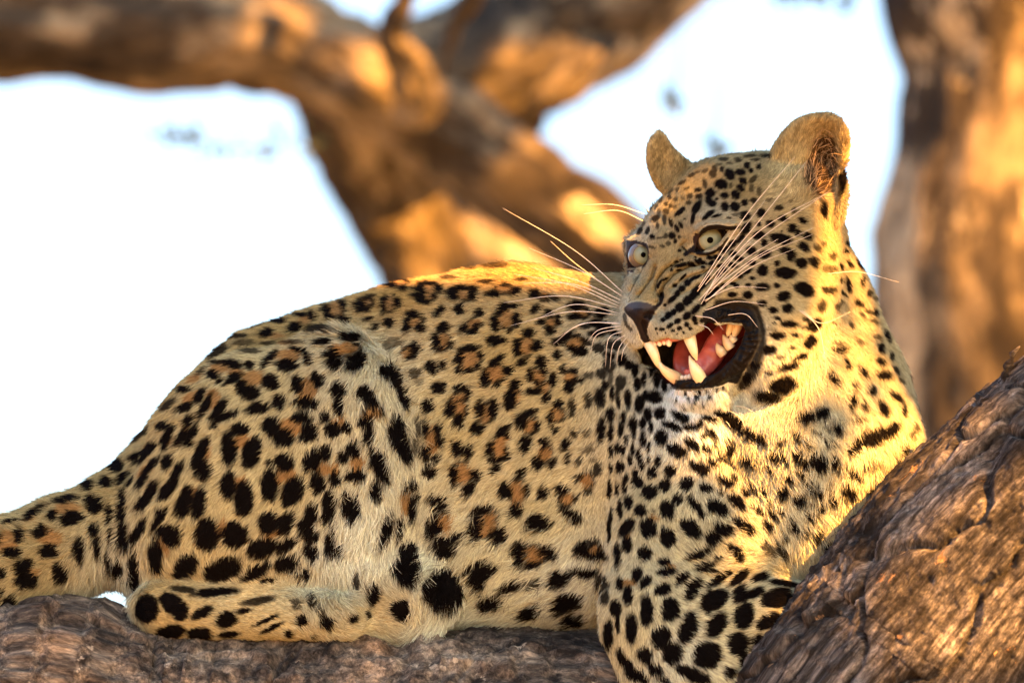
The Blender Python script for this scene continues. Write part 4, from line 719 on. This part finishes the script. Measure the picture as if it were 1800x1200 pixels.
# chosen sun patches, kept open as gaps in the added leaves: (u, v, depth, hole size in metres)
RAYS=[(1452,395,-110,.012),(1458,430,-110,.018),(1456,470,-110,.018),(1450,510,-110,.018),(1450,550,-105,.017),(1444,590,-105,.016),(1408,640,-105,.018),(1385,680,-85,.022),(1360,712,-80,.018),(1362,630,-130,.012),
 (1500,470,-40,.009),(1512,520,-30,.010),(1520,570,-30,.010),(1500,620,-60,.010),(1545,650,-20,.009),(1570,700,-30,.012),(1488,680,-60,.010),
 (1520,740,-90,.010),(1570,770,-70,.022),(1530,800,-110,.022),(1575,825,-80,.024),(1605,760,-20,.018),(1505,850,-120,.010),(1548,868,-100,.012),(1495,805,-110,.009),
 (1236,788,-90,.011),(1276,796,-100,.014),(1312,808,-90,.017),(1335,845,-90,.014),(1335,885,-80,.009),(1322,940,-70,.010),(1308,975,-80,.013),(1422,1035,-110,.010),
 (1482,330,-20,.009),(1486,260,-20,.008)]
RAYS+=[(735+i*30,486-6*math.sin(i/9*3.1),150,.020) for i in range(10)]
RAYS+=[(1700,920,-400,.024),(1725,950,-400,.032),(1760,930,-400,.025),(1770,985,-410,.03),(1640,1050,-420,.022),(1660,1090,-420,.03),(1590,1010,-420,.012),(1790,900,-400,.018),(1700,1030,-430,.014),(1560,1060,-440,.01),(1690,975,-420,.03),(1745,1000,-420,.032),(1775,870,-400,.024),(1640,1110,-430,.024),(1700,1080,-430,.024),(1785,1120,-430,.02),(1730,1150,-440,.016),(1780,1060,-430,.014)]
Y0=y/S
RAYS+=[(620,160,Y0-150,.035),(660,170,Y0-150,.055),(700,160,Y0-150,.06),(735,180,Y0-150,.05),(680,110,Y0-250,.05),(700,60,Y0-400,.055),(705,15,Y0-450,.055),(650,120,Y0-150,.04),(790,70,Y0-250,.035),(825,10,Y0-300,.04),
 (900,330,Y0-150,.03),(940,350,Y0-150,.035),(1010,300,Y0-100,.03),(1045,335,Y0-80,.03),(1080,372,Y0-100,.03),(960,260,Y0-100,.03),(560,150,Y0-150,.025),(500,40,Y0-150,.03),(1000,430,Y0-100,.025),
 (700,380,Y0+500,.05),(735,390,Y0+500,.06),(740,430,Y0+500,.06),(850,430,Y0+1900,.1),(880,450,Y0+1900,.1),(1000,150,Y0+300,.06),(1050,110,Y0+300,.05)]
RAYS+=[(1700+rng.uniform(-90,110),120+i*32+rng.uniform(-20,20),Y0-330,float(rng.uniform(.02,.055))) for i in range(20)]
RAYS+=[(1600,480,Y0-250,.06),(1580,560,Y0-250,.05),(1600,640,Y0-250,.04)]
bpy.context.view_layer.update(); dg=bpy.context.evaluated_depsgraph_get(); eye_=mathutils.Vector((0,-D,CAMZ)); RP=[]
for a,b,c,_ in RAYS:         # where that line of sight meets the place
    p_=mathutils.Vector([float(x) for x in W(L3((a,b,0)))]); h_=sc.ray_cast(dg,eye_,(p_-eye_).normalized())
    if h_[0] and abs((h_[1]-eye_).length-(L3((a,b,c))[1]+D))<1.2:
        q_=h_[1]; yy_=q_.y+D; zz_=q_.z-CAMZ; RP.append((q_.x,yy_*cp+zz_*sp-D,-yy_*sp+zz_*cp))
    else: RP.append(tuple(L3((a,b,c))))
RP=np.array(RP); RR=np.array([r_[3]*(1.0 if r_[2]<100 else 1.1) for r_ in RAYS])
# unseen tree added sunward for shade, its leaf gaps shaped into sun patches
sx=np.cross(SUN,[0,0,1.]); sx/=np.linalg.norm(sx); sz=np.cross(sx,SUN)
def away(C,margin=.034):
    ok=np.ones(len(C),bool)
    for p,r in zip(RP,RR):
        d=C-p; t=d@SUN; q=d-t[:,None]*SUN; ok&=~((np.linalg.norm(q,axis=1)<r+margin)&(t>0))
    return ok
ctr=np.array([.25,1.0,0.1])
def scatter(n):
    a_=rng.uniform(-2.9,2.9,n); b_=rng.uniform(-1.7,1.9,n); t_=rng.uniform(3.6,5.2,n)
    C=ctr+a_[:,None]*sx+b_[:,None]*sz+t_[:,None]*SUN
    return C[np.abs(C[:,0])>(C[:,1]+6)*.13+.22]
C=scatter(36000); C=C[away(C,.085)]
C2=scatter(260000); C2=C2[~away(C2,.17)]; C2=C2[away(C2,.040)]
m_=1500; RPn=RP; C3=np.repeat(RPn,m_,0); rr_=np.repeat(RR,m_); n3=len(C3); q1=rng.uniform(0,2*np.pi,n3); q2=(rr_+.085)*np.sqrt(rng.random(n3)); t_=rng.uniform(3.6,5.2,n3)
C3=C3+(np.cos(q1)*q2)[:,None]*sx+(np.sin(q1)*q2)[:,None]*sz; 
C3=C3+(t_-((C3-ctr)@SUN))[:,None]*SUN; C3=C3[away(C3,.015)]; C3=C3[np.abs(C3[:,0])>(C3[:,1]+6)*.13+.22]; print('leaves',len(C),len(C2),len(C3))
shade_tree=bpy.data.objects.new('tree',None); COL.objects.link(shade_tree); base3=ctr+4.4*SUN; shade_tree.location=W([base3[0]+.2,base3[1],-2.6])
tag(shade_tree,'unseen leafy tree added at right to shade the leopard, with shaped sun gaps','tree')
T_parent(leaves('shade_crown',W(np.vstack([C,C2,C3])),np.r_[np.full(len(C),.155),np.full(len(C2),.07),np.full(len(C3),.03)],shade_tree))
def to_uvw(X):
    k_=(D+X[1])/D; return (X[0]/(S*k_)+900,600-X[2]/(S*k_),X[1])
def limb3(name,pts,parent):   # pts in (right, depth, up, radius m)
    out=[]
    for p in pts: u,v,yy=to_uvw(p); out.append((u,v,yy,p[3]/(S*(D+yy)/D)))
    return T_parent(limb(name,out,B_back,parent,40,20,.01,[],None,9,3))
b3=base3
limb3('trunk',[(b3[0]+.3,b3[1]+.1,-4.0,.16),(b3[0]+.4,b3[1],-2.6,.13),(b3[0]+.35,b3[1]+.05,b3[2]-1.6,.10),(b3[0]+.3,b3[1],b3[2]-1.15,.06)],shade_tree)
# small out-of-focus twigs seen against the sky
tw=bpy.data.objects.new('twig',None); COL.objects.link(tw); tw.location=W(L3((560,250,3400)))
tag(tw,'faint thin leafy twig hanging under the left limb, out of focus','twig')
def twig(root,pts,nl,spread,sz,yy):
    T_parent(limb('stem',[(u,v,yy,r) for u,v,r in pts],B_back,root,24,6,.001,[],None,2,3))
    P=co([(u,v,0) for u,v,_ in pts],8); i=rng.integers(0,len(P),nl); C=P[i]+rng.normal(size=(nl,3))*[spread,spread,0]
    kk=(D+yy)/D; X=np.stack([(C[:,0]-900)*S*kk,np.full(nl,yy)+rng.normal(size=nl)*.03,(600-C[:,1])*S*kk],1)
    T_parent(leaves('leaf_cluster',W(X),sz,root))
twig(tw,[(575,265,2.5),(500,255,2.2),(400,262,2),(330,245,1.8),(285,228,1.5)],60,14,.022,2.5)
for (u,v,lab) in ((1186,190,'small blurred green leaf tip in the sky above the far ear'),(1255,262,'small blurred yellowish leaf tip right of the far ear'),(1440,-8,'pinkish blurred leaf sprig at the top edge above the near ear')):
    r_=bpy.data.objects.new('twig',None); COL.objects.link(r_); r_.location=W(L3((u,v,3400))); tag(r_,lab,'twig',)
    twig(r_,[(u+30,v-320,.5),(u+16,v-160,.5),(u,v,.4)] if v>100 else [(u+60,v-300,3),(u+20,v-100,2),(u,v,1.5)],1 if v>100 else 10,14,.02,2.5)
    yy=2.5; kk=(D+yy)/D; C=np.array([(u,v,0)]*(5 if v>100 else 20))+rng.normal(size=(5 if v>100 else 20,3))*([7,10,0] if v>100 else [40,10,0])
    X=np.stack([(C[:,0]-900)*S*kk,np.full(len(C),yy),(600-C[:,1])*S*kk],1); T_parent(leaves('leaf_cluster',W(X),.04,r_))
# ------------------------------------------------ fur
G=[ # u, v, w, flow (du, dv), length, lift
(60,960,0,-1,.25,22,.35),(200,880,0,-.8,.6,22,.3),(300,720,0,-.75,.65,20,.3),(450,600,0,-.85,.4,19,.3),(700,500,50,-1,.15,20,.3),(900,480,50,-1,.1,20,.35),(1040,500,50,-1,.1,20,.3),
(800,640,0,-.9,.4,20,.25),(950,640,0,-.9,.4,20,.25),(850,800,0,-.85,.5,22,.28),(1000,800,0,-.8,.55,24,.3),(950,950,0,-.85,.5,30,.3),(800,1000,0,-.7,.75,48,.3),(760,1080,0,-.5,.85,52,.3),(950,1050,0,-.8,.5,38,.3),
(450,750,-80,-.6,.8,19,.28),(350,850,-60,-.6,.8,20,.28),(480,900,-90,-.6,.7,20,.28),(600,780,-100,-.35,.95,22,.3),(640,600,-60,-.5,.6,30,.45),(690,760,-90,-.15,1,34,.35),(640,940,-90,-.15,1,42,.3),(600,1020,-80,0,1,40,.3),(230,1000,0,-.1,1,36,.35),(200,1040,20,0,1,34,.35),
(280,1070,-80,.8,.1,9,.3),(450,1085,-90,1,.1,10,.3),(650,1080,-90,1,.1,13,.3),
(1110,620,20,-.4,.9,20,.3),(1120,750,20,-.35,.95,18,.28),(1100,900,-60,-.15,1,16,.25),(1180,850,-90,-.3,.95,18,.28),(1260,800,-90,.15,1,24,.3),(1300,900,-90,.2,1,24,.35),(1220,980,-120,.5,.6,22,.4),(1110,1080,-150,0,1,15,.25),(1160,1170,-170,.5,.85,26,.3),(1280,1060,-180,.8,.1,15,.35),(1380,1060,-150,.8,.2,15,.35),(1300,1020,-140,.6,-.3,18,.5),
(1340,780,-60,.2,1,34,.35),(1430,800,-100,.1,1,36,.32),(1430,930,-100,.1,1,36,.32),(1560,780,-60,.15,1,28,.3),(1580,650,-20,.35,.9,24,.3),(1510,550,-20,.3,.95,22,.3),(1500,430,0,.3,.9,18,.3),
(1400,700,-80,-.05,1,36,.35),(1440,640,-80,.4,.9,28,.35),(1350,700,-80,-.2,1,34,.35),(1390,570,-140,.75,.6,13,.25),(1330,600,-140,.7,.6,9,.25),(1340,650,-120,.3,.9,16,.3),(1400,480,-120,.95,.2,11,.25),(1440,450,-100,.8,.5,18,.35),
(1320,440,-110,.95,.0,8,.22),(1290,480,-120,.9,.2,7,.22),(1260,500,-125,.8,-.1,6,.2),(1320,520,-140,.9,.3,8,.22),(1240,330,-40,.5,-.8,8,.25),(1300,320,-60,.6,-.75,8,.25),(1340,370,-90,.85,-.4,8,.25),(1190,390,-40,.2,-.95,7,.22),(1215,410,-70,.3,-.9,7,.2),
(1150,480,-80,.3,-.95,4,.18),(1130,515,-95,.3,-.95,3.5,.18),(1180,450,-70,.3,-.95,5,.2),(1210,480,-110,.5,-.7,4.5,.2),(1255,390,-105,.9,-.25,8,.25),(1200,560,-145,.75,.45,5.5,.25),(1225,580,-150,.5,.85,6,.3),(1170,590,-130,.2,.9,6,.3),(1105,580,-60,-.6,.8,8,.3),(1110,600,-60,-.4,1,9,.3),(1112,430,10,-.5,.2,6,.3),
(1230,700,-100,.1,1,15,.4),(1240,730,-80,.25,1,22,.4),(1290,700,-100,.4,.9,20,.3),(1430,230,-40,.3,-.9,9,.35),(1380,280,-50,.1,-1,14,.35),(1400,330,-60,.3,-.9,20,.4),(1440,290,-20,.1,-.9,26,.45),(1450,370,-60,.1,.9,20,.4),(1475,300,-20,.4,-.8,14,.4),(1175,280,60,-.3,-.9,9,.25),(1200,310,60,.2,-.9,9,.25)]
GA=np.array(G,float)
tri=np.concatenate([Q[:,[0,1,2]],Q[:,[0,2,3]]]); A_=P[tri[:,0]]; B_=P[tri[:,1]]-A_; C_=P[tri[:,2]]-A_
fnr=np.cross(B_,C_); area=.5*np.linalg.norm(fnr,axis=1); cz=A_+(B_+C_)/3
tb=bare_[tri].max(1)
face_n=Nn[tri[:,0]]
head=(cz[:,0]>1085)&(cz[:,1]<750)&(cz[:,1]>190)&(cz[:,2]<60)
tvis=cz[:,2]<DG[((cz[:,0]+200)/4).astype(int).clip(0,469),((cz[:,1]-160)/4).astype(int).clip(0,279)]+40
dens=np.where(head,.62,.24)*np.where((cz[:,0]>1060)&~head,1.35,1)
dens=np.where((face_n[:,2]<.25)&tvis,dens,np.where(face_n[:,2]<.6,.08,.035)); dens=np.where(tb>.45,0,dens)
dens=np.where((cz[:,1]>1230)&(cz[:,0]>300),.02,dens)*FURDENS
cnt=rng.poisson(area*dens); ti=np.repeat(np.arange(len(tri)),cnt); nh=len(ti); print('hairs',nh)
r1=np.sqrt(rng.random(nh)); r2=rng.random(nh); b1=(r1*(1-r2))[:,None];b2=(r1*r2)[:,None]
root=(A_[ti]+B_[ti]*b1+C_[ti]*b2).astype(np.float32)
nv_=(Nn[tri[ti,0]]*(1-b1-b2)+Nn[tri[ti,1]]*b1+Nn[tri[ti,2]]*b2); nv_/=np.linalg.norm(nv_,axis=1)[:,None]+1e-9
fd=np.zeros((nh,2),np.float32);fl_=np.zeros(nh,np.float32);lift=np.zeros(nh,np.float32);wt=np.zeros(nh,np.float32)
for g_ in GA:
    r=((root-g_[:3].astype(np.float32))**2).sum(1); hd_=r+150.; k=1/hd_**1.7
    ln=math.hypot(g_[3],g_[4]); fd[:,0]+=k*g_[3]/ln; fd[:,1]+=k*g_[4]/ln; fl_+=k*g_[5]; lift+=k*g_[6]; wt+=k
fl_/=wt; lift/=wt; fd/=wt[:,None]
dd=np.c_[fd,np.zeros(nh)]; dd/=np.linalg.norm(dd,axis=1)[:,None]+1e-6
# tufts: neighbouring hairs lean together
tf=np.clip(fl_/22,.25,2)[:,None]
tn1=np.stack([noise3(root,1/16.,60+i)-.5 for i in range(3)],1); tn2=np.stack([noise3(root,1/6.,70+i)-.5 for i in range(3)],1)
dd=dd+tn1*.9*np.minimum(tf,1.3)+tn2*.6+rng.normal(size=(nh,3))*.16
tg=dd-nv_*(dd*nv_).sum(1)[:,None]; tg/=np.linalg.norm(tg,axis=1)[:,None]+1e-6
Lh=(fl_*rng.uniform(.65,1.2,nh)*(.8+.5*noise3(root,1/20.,90))).astype(np.float32)
Lh*=1-.75*sstep(.02,.4,bare_[tri[ti,0]])
# keep hair short next to the lips, nose and eyes
lf_=lift*rng.uniform(.6,1.5,nh)
sv5=np.array([0,.3,.62,1.0]); pts=np.zeros((nh,4,3),np.float32)
crl=rng.normal(size=(nh,3))*.05
for i,s_ in enumerate(sv5):
    pts[:,i]=root+Lh[:,None]*(tg*s_*(1-.12*s_)+nv_*(lf_*(s_*1.15-.45*s_*s_))[:,None]+crl*s_*s_)
pts[:,0]-=nv_*1.0
hc_,hb_,_=coat((root*.45+pts[:,2]*.55).astype(np.float32),nv_)
keep=(hb_<.5)
pts=pts[keep]; hc_=hc_[keep]; root=root[keep]; Lh=Lh[keep]; nv_=nv_[keep]; nh=len(pts)
ei=np.nonzero((polydist(cr(EARP,3),root[:,0],root[:,1])<6)&(root[:,1]<345)&(root[:,2]<40)&(rng.random(nh)<.07))[0]
hc_[ei]=np.array([.42,.31,.17]); jit=rng.normal(size=(len(ei),3))*np.array([.5,.5,.3]); 
for i,s_ in enumerate(sv5): pts[ei,i]=pts[ei,0]+(pts[ei,i]-pts[ei,0])*1.25+jit*(Lh[ei]*s_**1.5)[:,None]*.9-nv_[ei]*0
er_=((root[:,1]<350)&(((root[:,0]>1345)&(root[:,0]<1495))|((root[:,0]>1130)&(root[:,0]<1215)&(root[:,2]>30))))[:,None]
st_=noise3(np.c_[root[:,0]*.8+root[:,1]*.6,root[:,1]*.8-root[:,0]*.6,root[:,2]]*np.array([1,.28,1]),1/3.2,91)[:,None]
hc_=np.where(er_,hc_*(.62+1.3*st_),hc_)
hc_=hc_*(rng.uniform(.62,1.38,nh)[:,None])*(.86+.28*noise3(root,1/5.,33))[:,None]
rad=np.where((root[:,0]>1085)&(root[:,1]<750)&(root[:,2]<60),.50,.78)*(.75+.5*rng.random(nh)); rad=np.where(nv_[:,2]>.25,rad*2,rad)
rp=np.stack([rad*1.0,rad*.9,rad*.62,rad*.15],1)*S
hc=bpy.data.hair_curves.new('fur'); hc.add_curves([4]*nh)
hc.points.foreach_set('position',PW(pts.reshape(-1,3)).ravel())
ra=hc.attributes.get('radius') or hc.attributes.new('radius','FLOAT','POINT'); ra.data.foreach_set('value',rp.ravel().astype(np.float32))
ca=hc.attributes.new('coat','FLOAT_COLOR','CURVE'); ca.data.foreach_set('color',np.c_[np.clip(hc_,0,.95),np.ones(nh)].astype(np.float32).ravel())
hm=N('fur'); at=hm.n('ShaderNodeAttribute',attribute_name='coat')
if HAIRMODE==0:
    hb=hm.n('ShaderNodeBsdfHairPrincipled'); hb.parametrization='COLOR'; hm.l(at.outputs['Color'],hb.inputs['Color']); hb.inputs['Roughness'].default_value=.45; hb.inputs['Radial Roughness'].default_value=.6
    hm.l(hb.outputs[0],hm.out.inputs[0])
else:
    hm.l(at.outputs['Color'],hm.b.inputs['Base Color']); hm.b.inputs['Roughness'].default_value=.7; hm.b.inputs['Specular IOR Level'].default_value=.08
    tl=hm.n('ShaderNodeBsdfTranslucent'); hm.l(at.outputs['Color'],tl.inputs[0]); mm=hm.n('ShaderNodeMixShader',i_0=.3); hm.l(hm.b.outputs[0],mm.inputs[1]); hm.l(tl.outputs[0],mm.inputs[2]); hm.l(mm.outputs[0],hm.out.inputs[0])
hc.materials.append(hm.m); fo=bpy.data.objects.new('fur',hc); COL.objects.link(fo); fo.parent=leo; T_parent(fo); fo['kind']='stuff'
print('fur',nh,time.time()-T0)
# ------------------------------------------------ eyes, teeth, tongue, whiskers
def simple(name,col,rough=.4,coat=0,sss=0,noise=None):
    m=N(name); m.b.inputs['Base Color'].default_value=(*col,1); m.b.inputs['Roughness'].default_value=rough; m.b.inputs['Coat Weight'].default_value=coat; m.b.inputs['Coat Roughness'].default_value=.05
    if noise:
        q=m.n('ShaderNodeTexNoise',i_Scale=noise[0],i_Detail=5.0); t_=m.n('ShaderNodeTexCoord'); m.l(t_.outputs['Object'],q.inputs['Vector']); m.l(m.ramp(q.outputs[0],[(.35,noise[1]),(.65,col)]),m.b.inputs['Base Color'])
    if sss: m.b.inputs['Subsurface Weight'].default_value=sss; m.b.inputs['Subsurface Radius'].default_value=(.004,.002,.001)
    return m.m
def cap(c,g,R,a0,a1,nr=10,ns=36,flat=0,sc_=(1,1)):
    # ring band of a sphere about the gaze direction g, from angle a0 to a1
    g=np.array(g,float);g/=np.linalg.norm(g);x=np.cross(g,[0,1,0]);x/=np.linalg.norm(x);y_=np.cross(g,x)
    X=[];F=[]
    for i in range(nr+1):
        a=a0+(a1-a0)*i/nr
        for j in range(ns):
            b=2*math.pi*j/ns; X.append(np.array(c)+R*(g*math.cos(a)+math.sin(a)*(x*math.cos(b)*sc_[0]+y_*math.sin(b)*sc_[1])))
    for i in range(nr):
        for j in range(ns): F.append((i*ns+j,i*ns+(j+1)%ns,(i+1)*ns+(j+1)%ns,(i+1)*ns+j))
    if a0<.02: X=X[:]; 
    return np.array(X),F
M_scl=simple('eye_white',(.12,.10,.075),.3,.3); M_scd=simple('eye_corner_dark',(.03,.02,.015),.3,.3); M_pup=simple('pupil',(.001,.001,.001),.3,0); M_pup.node_tree.nodes['Principled BSDF'].inputs['Specular IOR Level'].default_value=.02
ir=N('iris'); tc_=ir.n('ShaderNodeAttribute',attribute_name='ring'); ir.l(ir.ramp(tc_.outputs['Fac'],[(0,(.17,.19,.11)),(.15,(.20,.245,.16)),(.40,(.215,.27,.20)),(.75,(.175,.21,.13)),(.90,(.22,.18,.08)),(1,(.02,.016,.01))]),ir.b.inputs['Base Color']); ir.b.inputs['Roughness'].default_value=.3; ir.b.inputs['Coat Weight'].default_value=.22; ir.b.inputs['Specular IOR Level'].default_value=.1; ir.b.inputs['Coat Roughness'].default_value=.03
M_line=simple('eye_rim',(.025,.015,.012),.3,.6)
for c,g_,R,ia in (((1250,421,-74),(-.06,.04,-1),28,.84),((1127,449,6),(.17,-.05,-1),23,.84)):
    X,F=cap(c,g_,R,.0,2.2,18,40); eye=T_parent(mesh('eye',PW(X),F,M_scd if c[0]>1200 else M_scl,True,leo))
    X,F=cap(c,g_,R*1.02,.12,ia,10,48); rg=np.repeat(np.linspace(0,1,11),48); rg=np.clip(rg+(noise3(X,.6,3)-.5)*.2*np.sin(rg*math.pi),0,1)
    o=mesh('iris',PW(X),F,ir.m,True,eye,{'ring':('FLOAT',rg)}); 
    X,F=cap(c,g_,R*1.028,.0,.20,4,24); o2=mesh('pupil',PW(X),F,M_pup,True,eye)
    for q in (o,o2): q.matrix_parent_inverse=mathutils.Matrix.Translation(-mathutils.Vector(leo.location))@mathutils.Matrix.Identity(4)
    for q in (o,o2): q.matrix_parent_inverse=mathutils.Matrix.Identity(4)
def tube(pts,ns=14,k=5,flat=(1,1),capend=True):
    Pp=co(pts,k); n=len(Pp); T=np.gradient(Pp[:,:3],axis=0); T/=np.linalg.norm(T,axis=1)[:,None]+1e-9
    up=np.array([0,0,-1.]); A=np.cross(T,up); A/=np.linalg.norm(A,axis=1)[:,None]+1e-9; B=np.cross(T,A); a=np.linspace(0,2*np.pi,ns,endpoint=False)
    X=(Pp[:,None,:3]+Pp[:,None,3:4]*(A[:,None]*np.cos(a)[None,:,None]*flat[0]+B[:,None]*np.sin(a)[None,:,None]*flat[1])).reshape(-1,3)
    F=[(i*ns+j,i*ns+(j+1)%ns,(i+1)*ns+(j+1)%ns,(i+1)*ns+j) for i in range(n-1) for j in range(ns)]
    if capend: F+=[tuple(range(ns-1,-1,-1)),tuple((n-1)*ns+j for j in range(ns))]
    return X,F
M_tooth=simple('tooth_ivory',(.80,.70,.44),.3,.5,.1,(60.,(.72,.58,.32))); M_white=simple('tooth_white',(.80,.74,.56),.3,.4)
for pts in ([(1205,572,-104,12.5),(1211,590,-120,11.5),(1216,606,-128,9.5),(1221,622,-130,6.2),(1225,633,-128,1.2)],
            [(1136,592,-62,11),(1143,606,-78,10.5),(1150,622,-84,9),(1156,638,-82,6),(1160,648,-80,2)],
            [(1234,676,-96,12),(1229,662,-112,12.5),(1221,647,-118,9.5),(1215,634,-118,5),(1212,625,-117,1.2)],
            [(1200,672,-60,11),(1188,664,-74,11.5),(1175,656,-82,9.5),(1164,646,-86,6),(1158,634,-86,1.5)]):
    X,F=tube(pts,18,6); T_parent(mesh('fang',PW(X),F,M_tooth,True,leo))
def lump(c,r,seed=0,n=12):
    th=np.linspace(0,np.pi,n); ph=np.linspace(0,2*np.pi,n*2,endpoint=False); X=np.array([[math.sin(t)*math.cos(p),math.cos(t),math.sin(t)*math.sin(p)] for t in th for p in ph])
    X=X*(1+.25*(noise3(X,1.6,seed)-.5))[:,None]*np.array(r)+np.array(c); m_=n*2
    F=[(i*m_+j,i*m_+(j+1)%m_,(i+1)*m_+(j+1)%m_,(i+1)*m_+j) for i in range(n-1) for j in range(m_)]
    return X,F
for pts in ([(1300,562,-96,8),(1296,574,-98,9),(1292,586,-98,6),(1289,595,-97,1.2)],[(1288,562,-94,7),(1284,574,-95,7),(1280,586,-95,4.5),(1278,592,-94,1)],
            [(1285,612,-96,9),(1279,603,-97,9),(1274,595,-97,5),(1271,588,-96,1)],[(1272,624,-94,8),(1266,616,-95,8.5),(1262,609,-95,5),(1260,603,-94,1)],[(1292,600,-96,7),(1287,594,-97,6.5),(1283,588,-96,1.2)]):
    X,F=tube(pts,12,5,(1,1.25)); T_parent(mesh('molar',PW(X),F,M_tooth,True,leo))
for i,(c,r) in enumerate((((1151,604,-84),(4.5,6,4)),((1160,603,-92),(4.5,5.5,4)),((1168,601,-98),(4.5,5.5,4)),((1176,602,-104),(5,7,4.5)),
    ((1199,664,-88),(4,5,4)),((1206,663,-92),(4,5,4)),((1212,662,-96),(4,5,4)))):
    X,F=lump(c,r,i); T_parent(mesh('tooth',PW(X),F,M_white,True,leo))
M_tong=simple('tongue_pink',(.50,.13,.11),.42,.25,.2,(160.,(.40,.085,.075)))
X,F=tube([(1300,570,-40,20),(1280,584,-58,22),(1262,606,-66,22),(1246,632,-70,20),(1226,652,-74,17),(1204,660,-76,10)],20,6,(1,.55)); 
X=X+np.c_[np.zeros(len(X)),np.zeros(len(X)),(noise3(X,.12,4)-.5)*8+(noise3(X,.45,6)-.5)*2.5]
T_parent(mesh('tongue',PW(X),F,M_tong,True,leo))
X,F=tube([(1205,598,-10,10),(1200,620,-20,16),(1204,645,-30,20),(1214,664,-40,14)],16,5,(1,.6)); T_parent(mesh('cheek_lining',PW(X),F,simple('mouth_lining',(.36,.075,.06),.4,.4,0,(140.,(.26,.05,.045))),True,leo))
X,F=tube([(1133,600,-52,5),(1150,600,-78,5.5),(1170,597,-98,5.5),(1192,594,-110,5),(1210,586,-112,5)],10,4); T_parent(mesh('gum',PW(X),F,simple('gum_pink',(.42,.15,.12),.4,.4),True,leo))
M_wh=simple('whisker',(.80,.77,.68),.4)
WH=[((1228,505),(1310,380),(1397,276),-150,-165),((1240,500),(1325,400),(1418,283),-150,-165),((1236,520),(1330,410),(1457,337),-152,-170),((1228,528),(1330,425),(1452,340),-152,-160),((1250,508),(1335,448),(1430,400),-150,-175),((1246,525),(1330,455),(1428,412),-152,-180),((1240,530),(1320,470),(1398,437),-152,-170),((1226,512),(1285,430),(1345,352),-150,-150),
((1238,528),(1290,505),(1348,506),-154,-185),((1240,545),(1290,530),(1345,535),-155,-180),((1220,555),(1252,560),(1272,580),-152,-172),((1228,570),(1244,576),(1254,588),-152,-165),((1275,554),(1310,552),(1332,575),-140,-156),((1232,535),(1270,470),(1320,425),-150,-165),((1244,518),(1300,462),(1368,420),-150,-172),
((1405,545),(1440,580),(1454,660),-150,-165),((1410,546),(1445,568),(1495,548),-148,-165),((1455,481),(1510,478),(1580,496),-90,-90),
((1094,513),(1010,440),(884,366),-40,20),((1093,520),(1020,475),(930,436),-40,0),((1062,500),(1010,462),(968,424),-40,10),((1090,527),(1020,495),(935,470),-40,0),((1089,533),(1010,500),(920,497),-40,-20),((1088,538),(1000,500),(905,482),-40,-10),((1087,541),(990,520),(885,532),-40,-10),((1087,550),(1010,535),(940,562),-40,-10),((1086,553),(1000,548),(898,572),-40,-20),((1089,567),(1020,570),(972,605),-45,-30),((1090,569),(1030,568),(980,592),-45,-30),
((1094,577),(1050,588),(1038,618),-50,-50),((1096,582),(1070,595),(1064,645),-50,-50),((1100,588),(1078,605),(1072,648),-52,-55),((1102,592),(1088,612),(1084,640),-52,-55),((1106,600),(1096,615),(1092,634),-52,-55),((1093,572),(1052,580),(1033,600),-50,-45),
((1132,376),(1080,360),(1022,360),10,10),((1130,388),(1085,370),(1026,376),10,10),((1140,372),(1128,352),(1118,340),10,20),
((1270,738),(1280,744),(1290,765),-90,-96),((1268,716),(1300,732),(1312,758),-98,-110),((1240,736),(1236,750),(1222,762),-84,-90),((1215,730),(1205,745),(1195,756),-76,-80),((1252,736),(1256,750),(1254,770),-84,-90),((1200,722),(1188,738),(1180,748),-76,-80),((1228,736),(1224,752),(1212,766),-84,-90),((1285,712),(1310,716),(1330,728),-98,-110)]
for (a,b,c,w0,w1) in WH:
    f_=front(a[0],a[1],6) if a[0]<1100 or a[1]>700 else None
    ws=w0 if f_ is None else f_[0]
    r0=.65 if a[0]<1100 or a[1]<560 and a[0]<1300 else .6
    if a[1]>700: r0=.5
    m_=(4*np.array(b)-np.array(a)-np.array(c))/2 if False else np.array(b)
    pts=[(a[0],a[1],ws+4,r0),(m_[0],m_[1],(ws+w1)/2-8,r0*.8),(c[0],c[1],w1,r0*.3)]
    X,F=tube(pts,5,8); T_parent(mesh('whisker',PW(X),F,M_wh,True,leo))
sc.cycles_curves.shape='RIBBONS' if hasattr(sc,'cycles_curves') else None
sc.cycles.use_denoising=True
try: sc.cycles.denoiser='OPENIMAGEDENOISE'
except Exception: pass
sc.cycles.max_bounces=8; sc.cycles.diffuse_bounces=4; sc.cycles.transmission_bounces=6; sc.cycles.transparent_max_bounces=4
print('script',time.time()-T0)
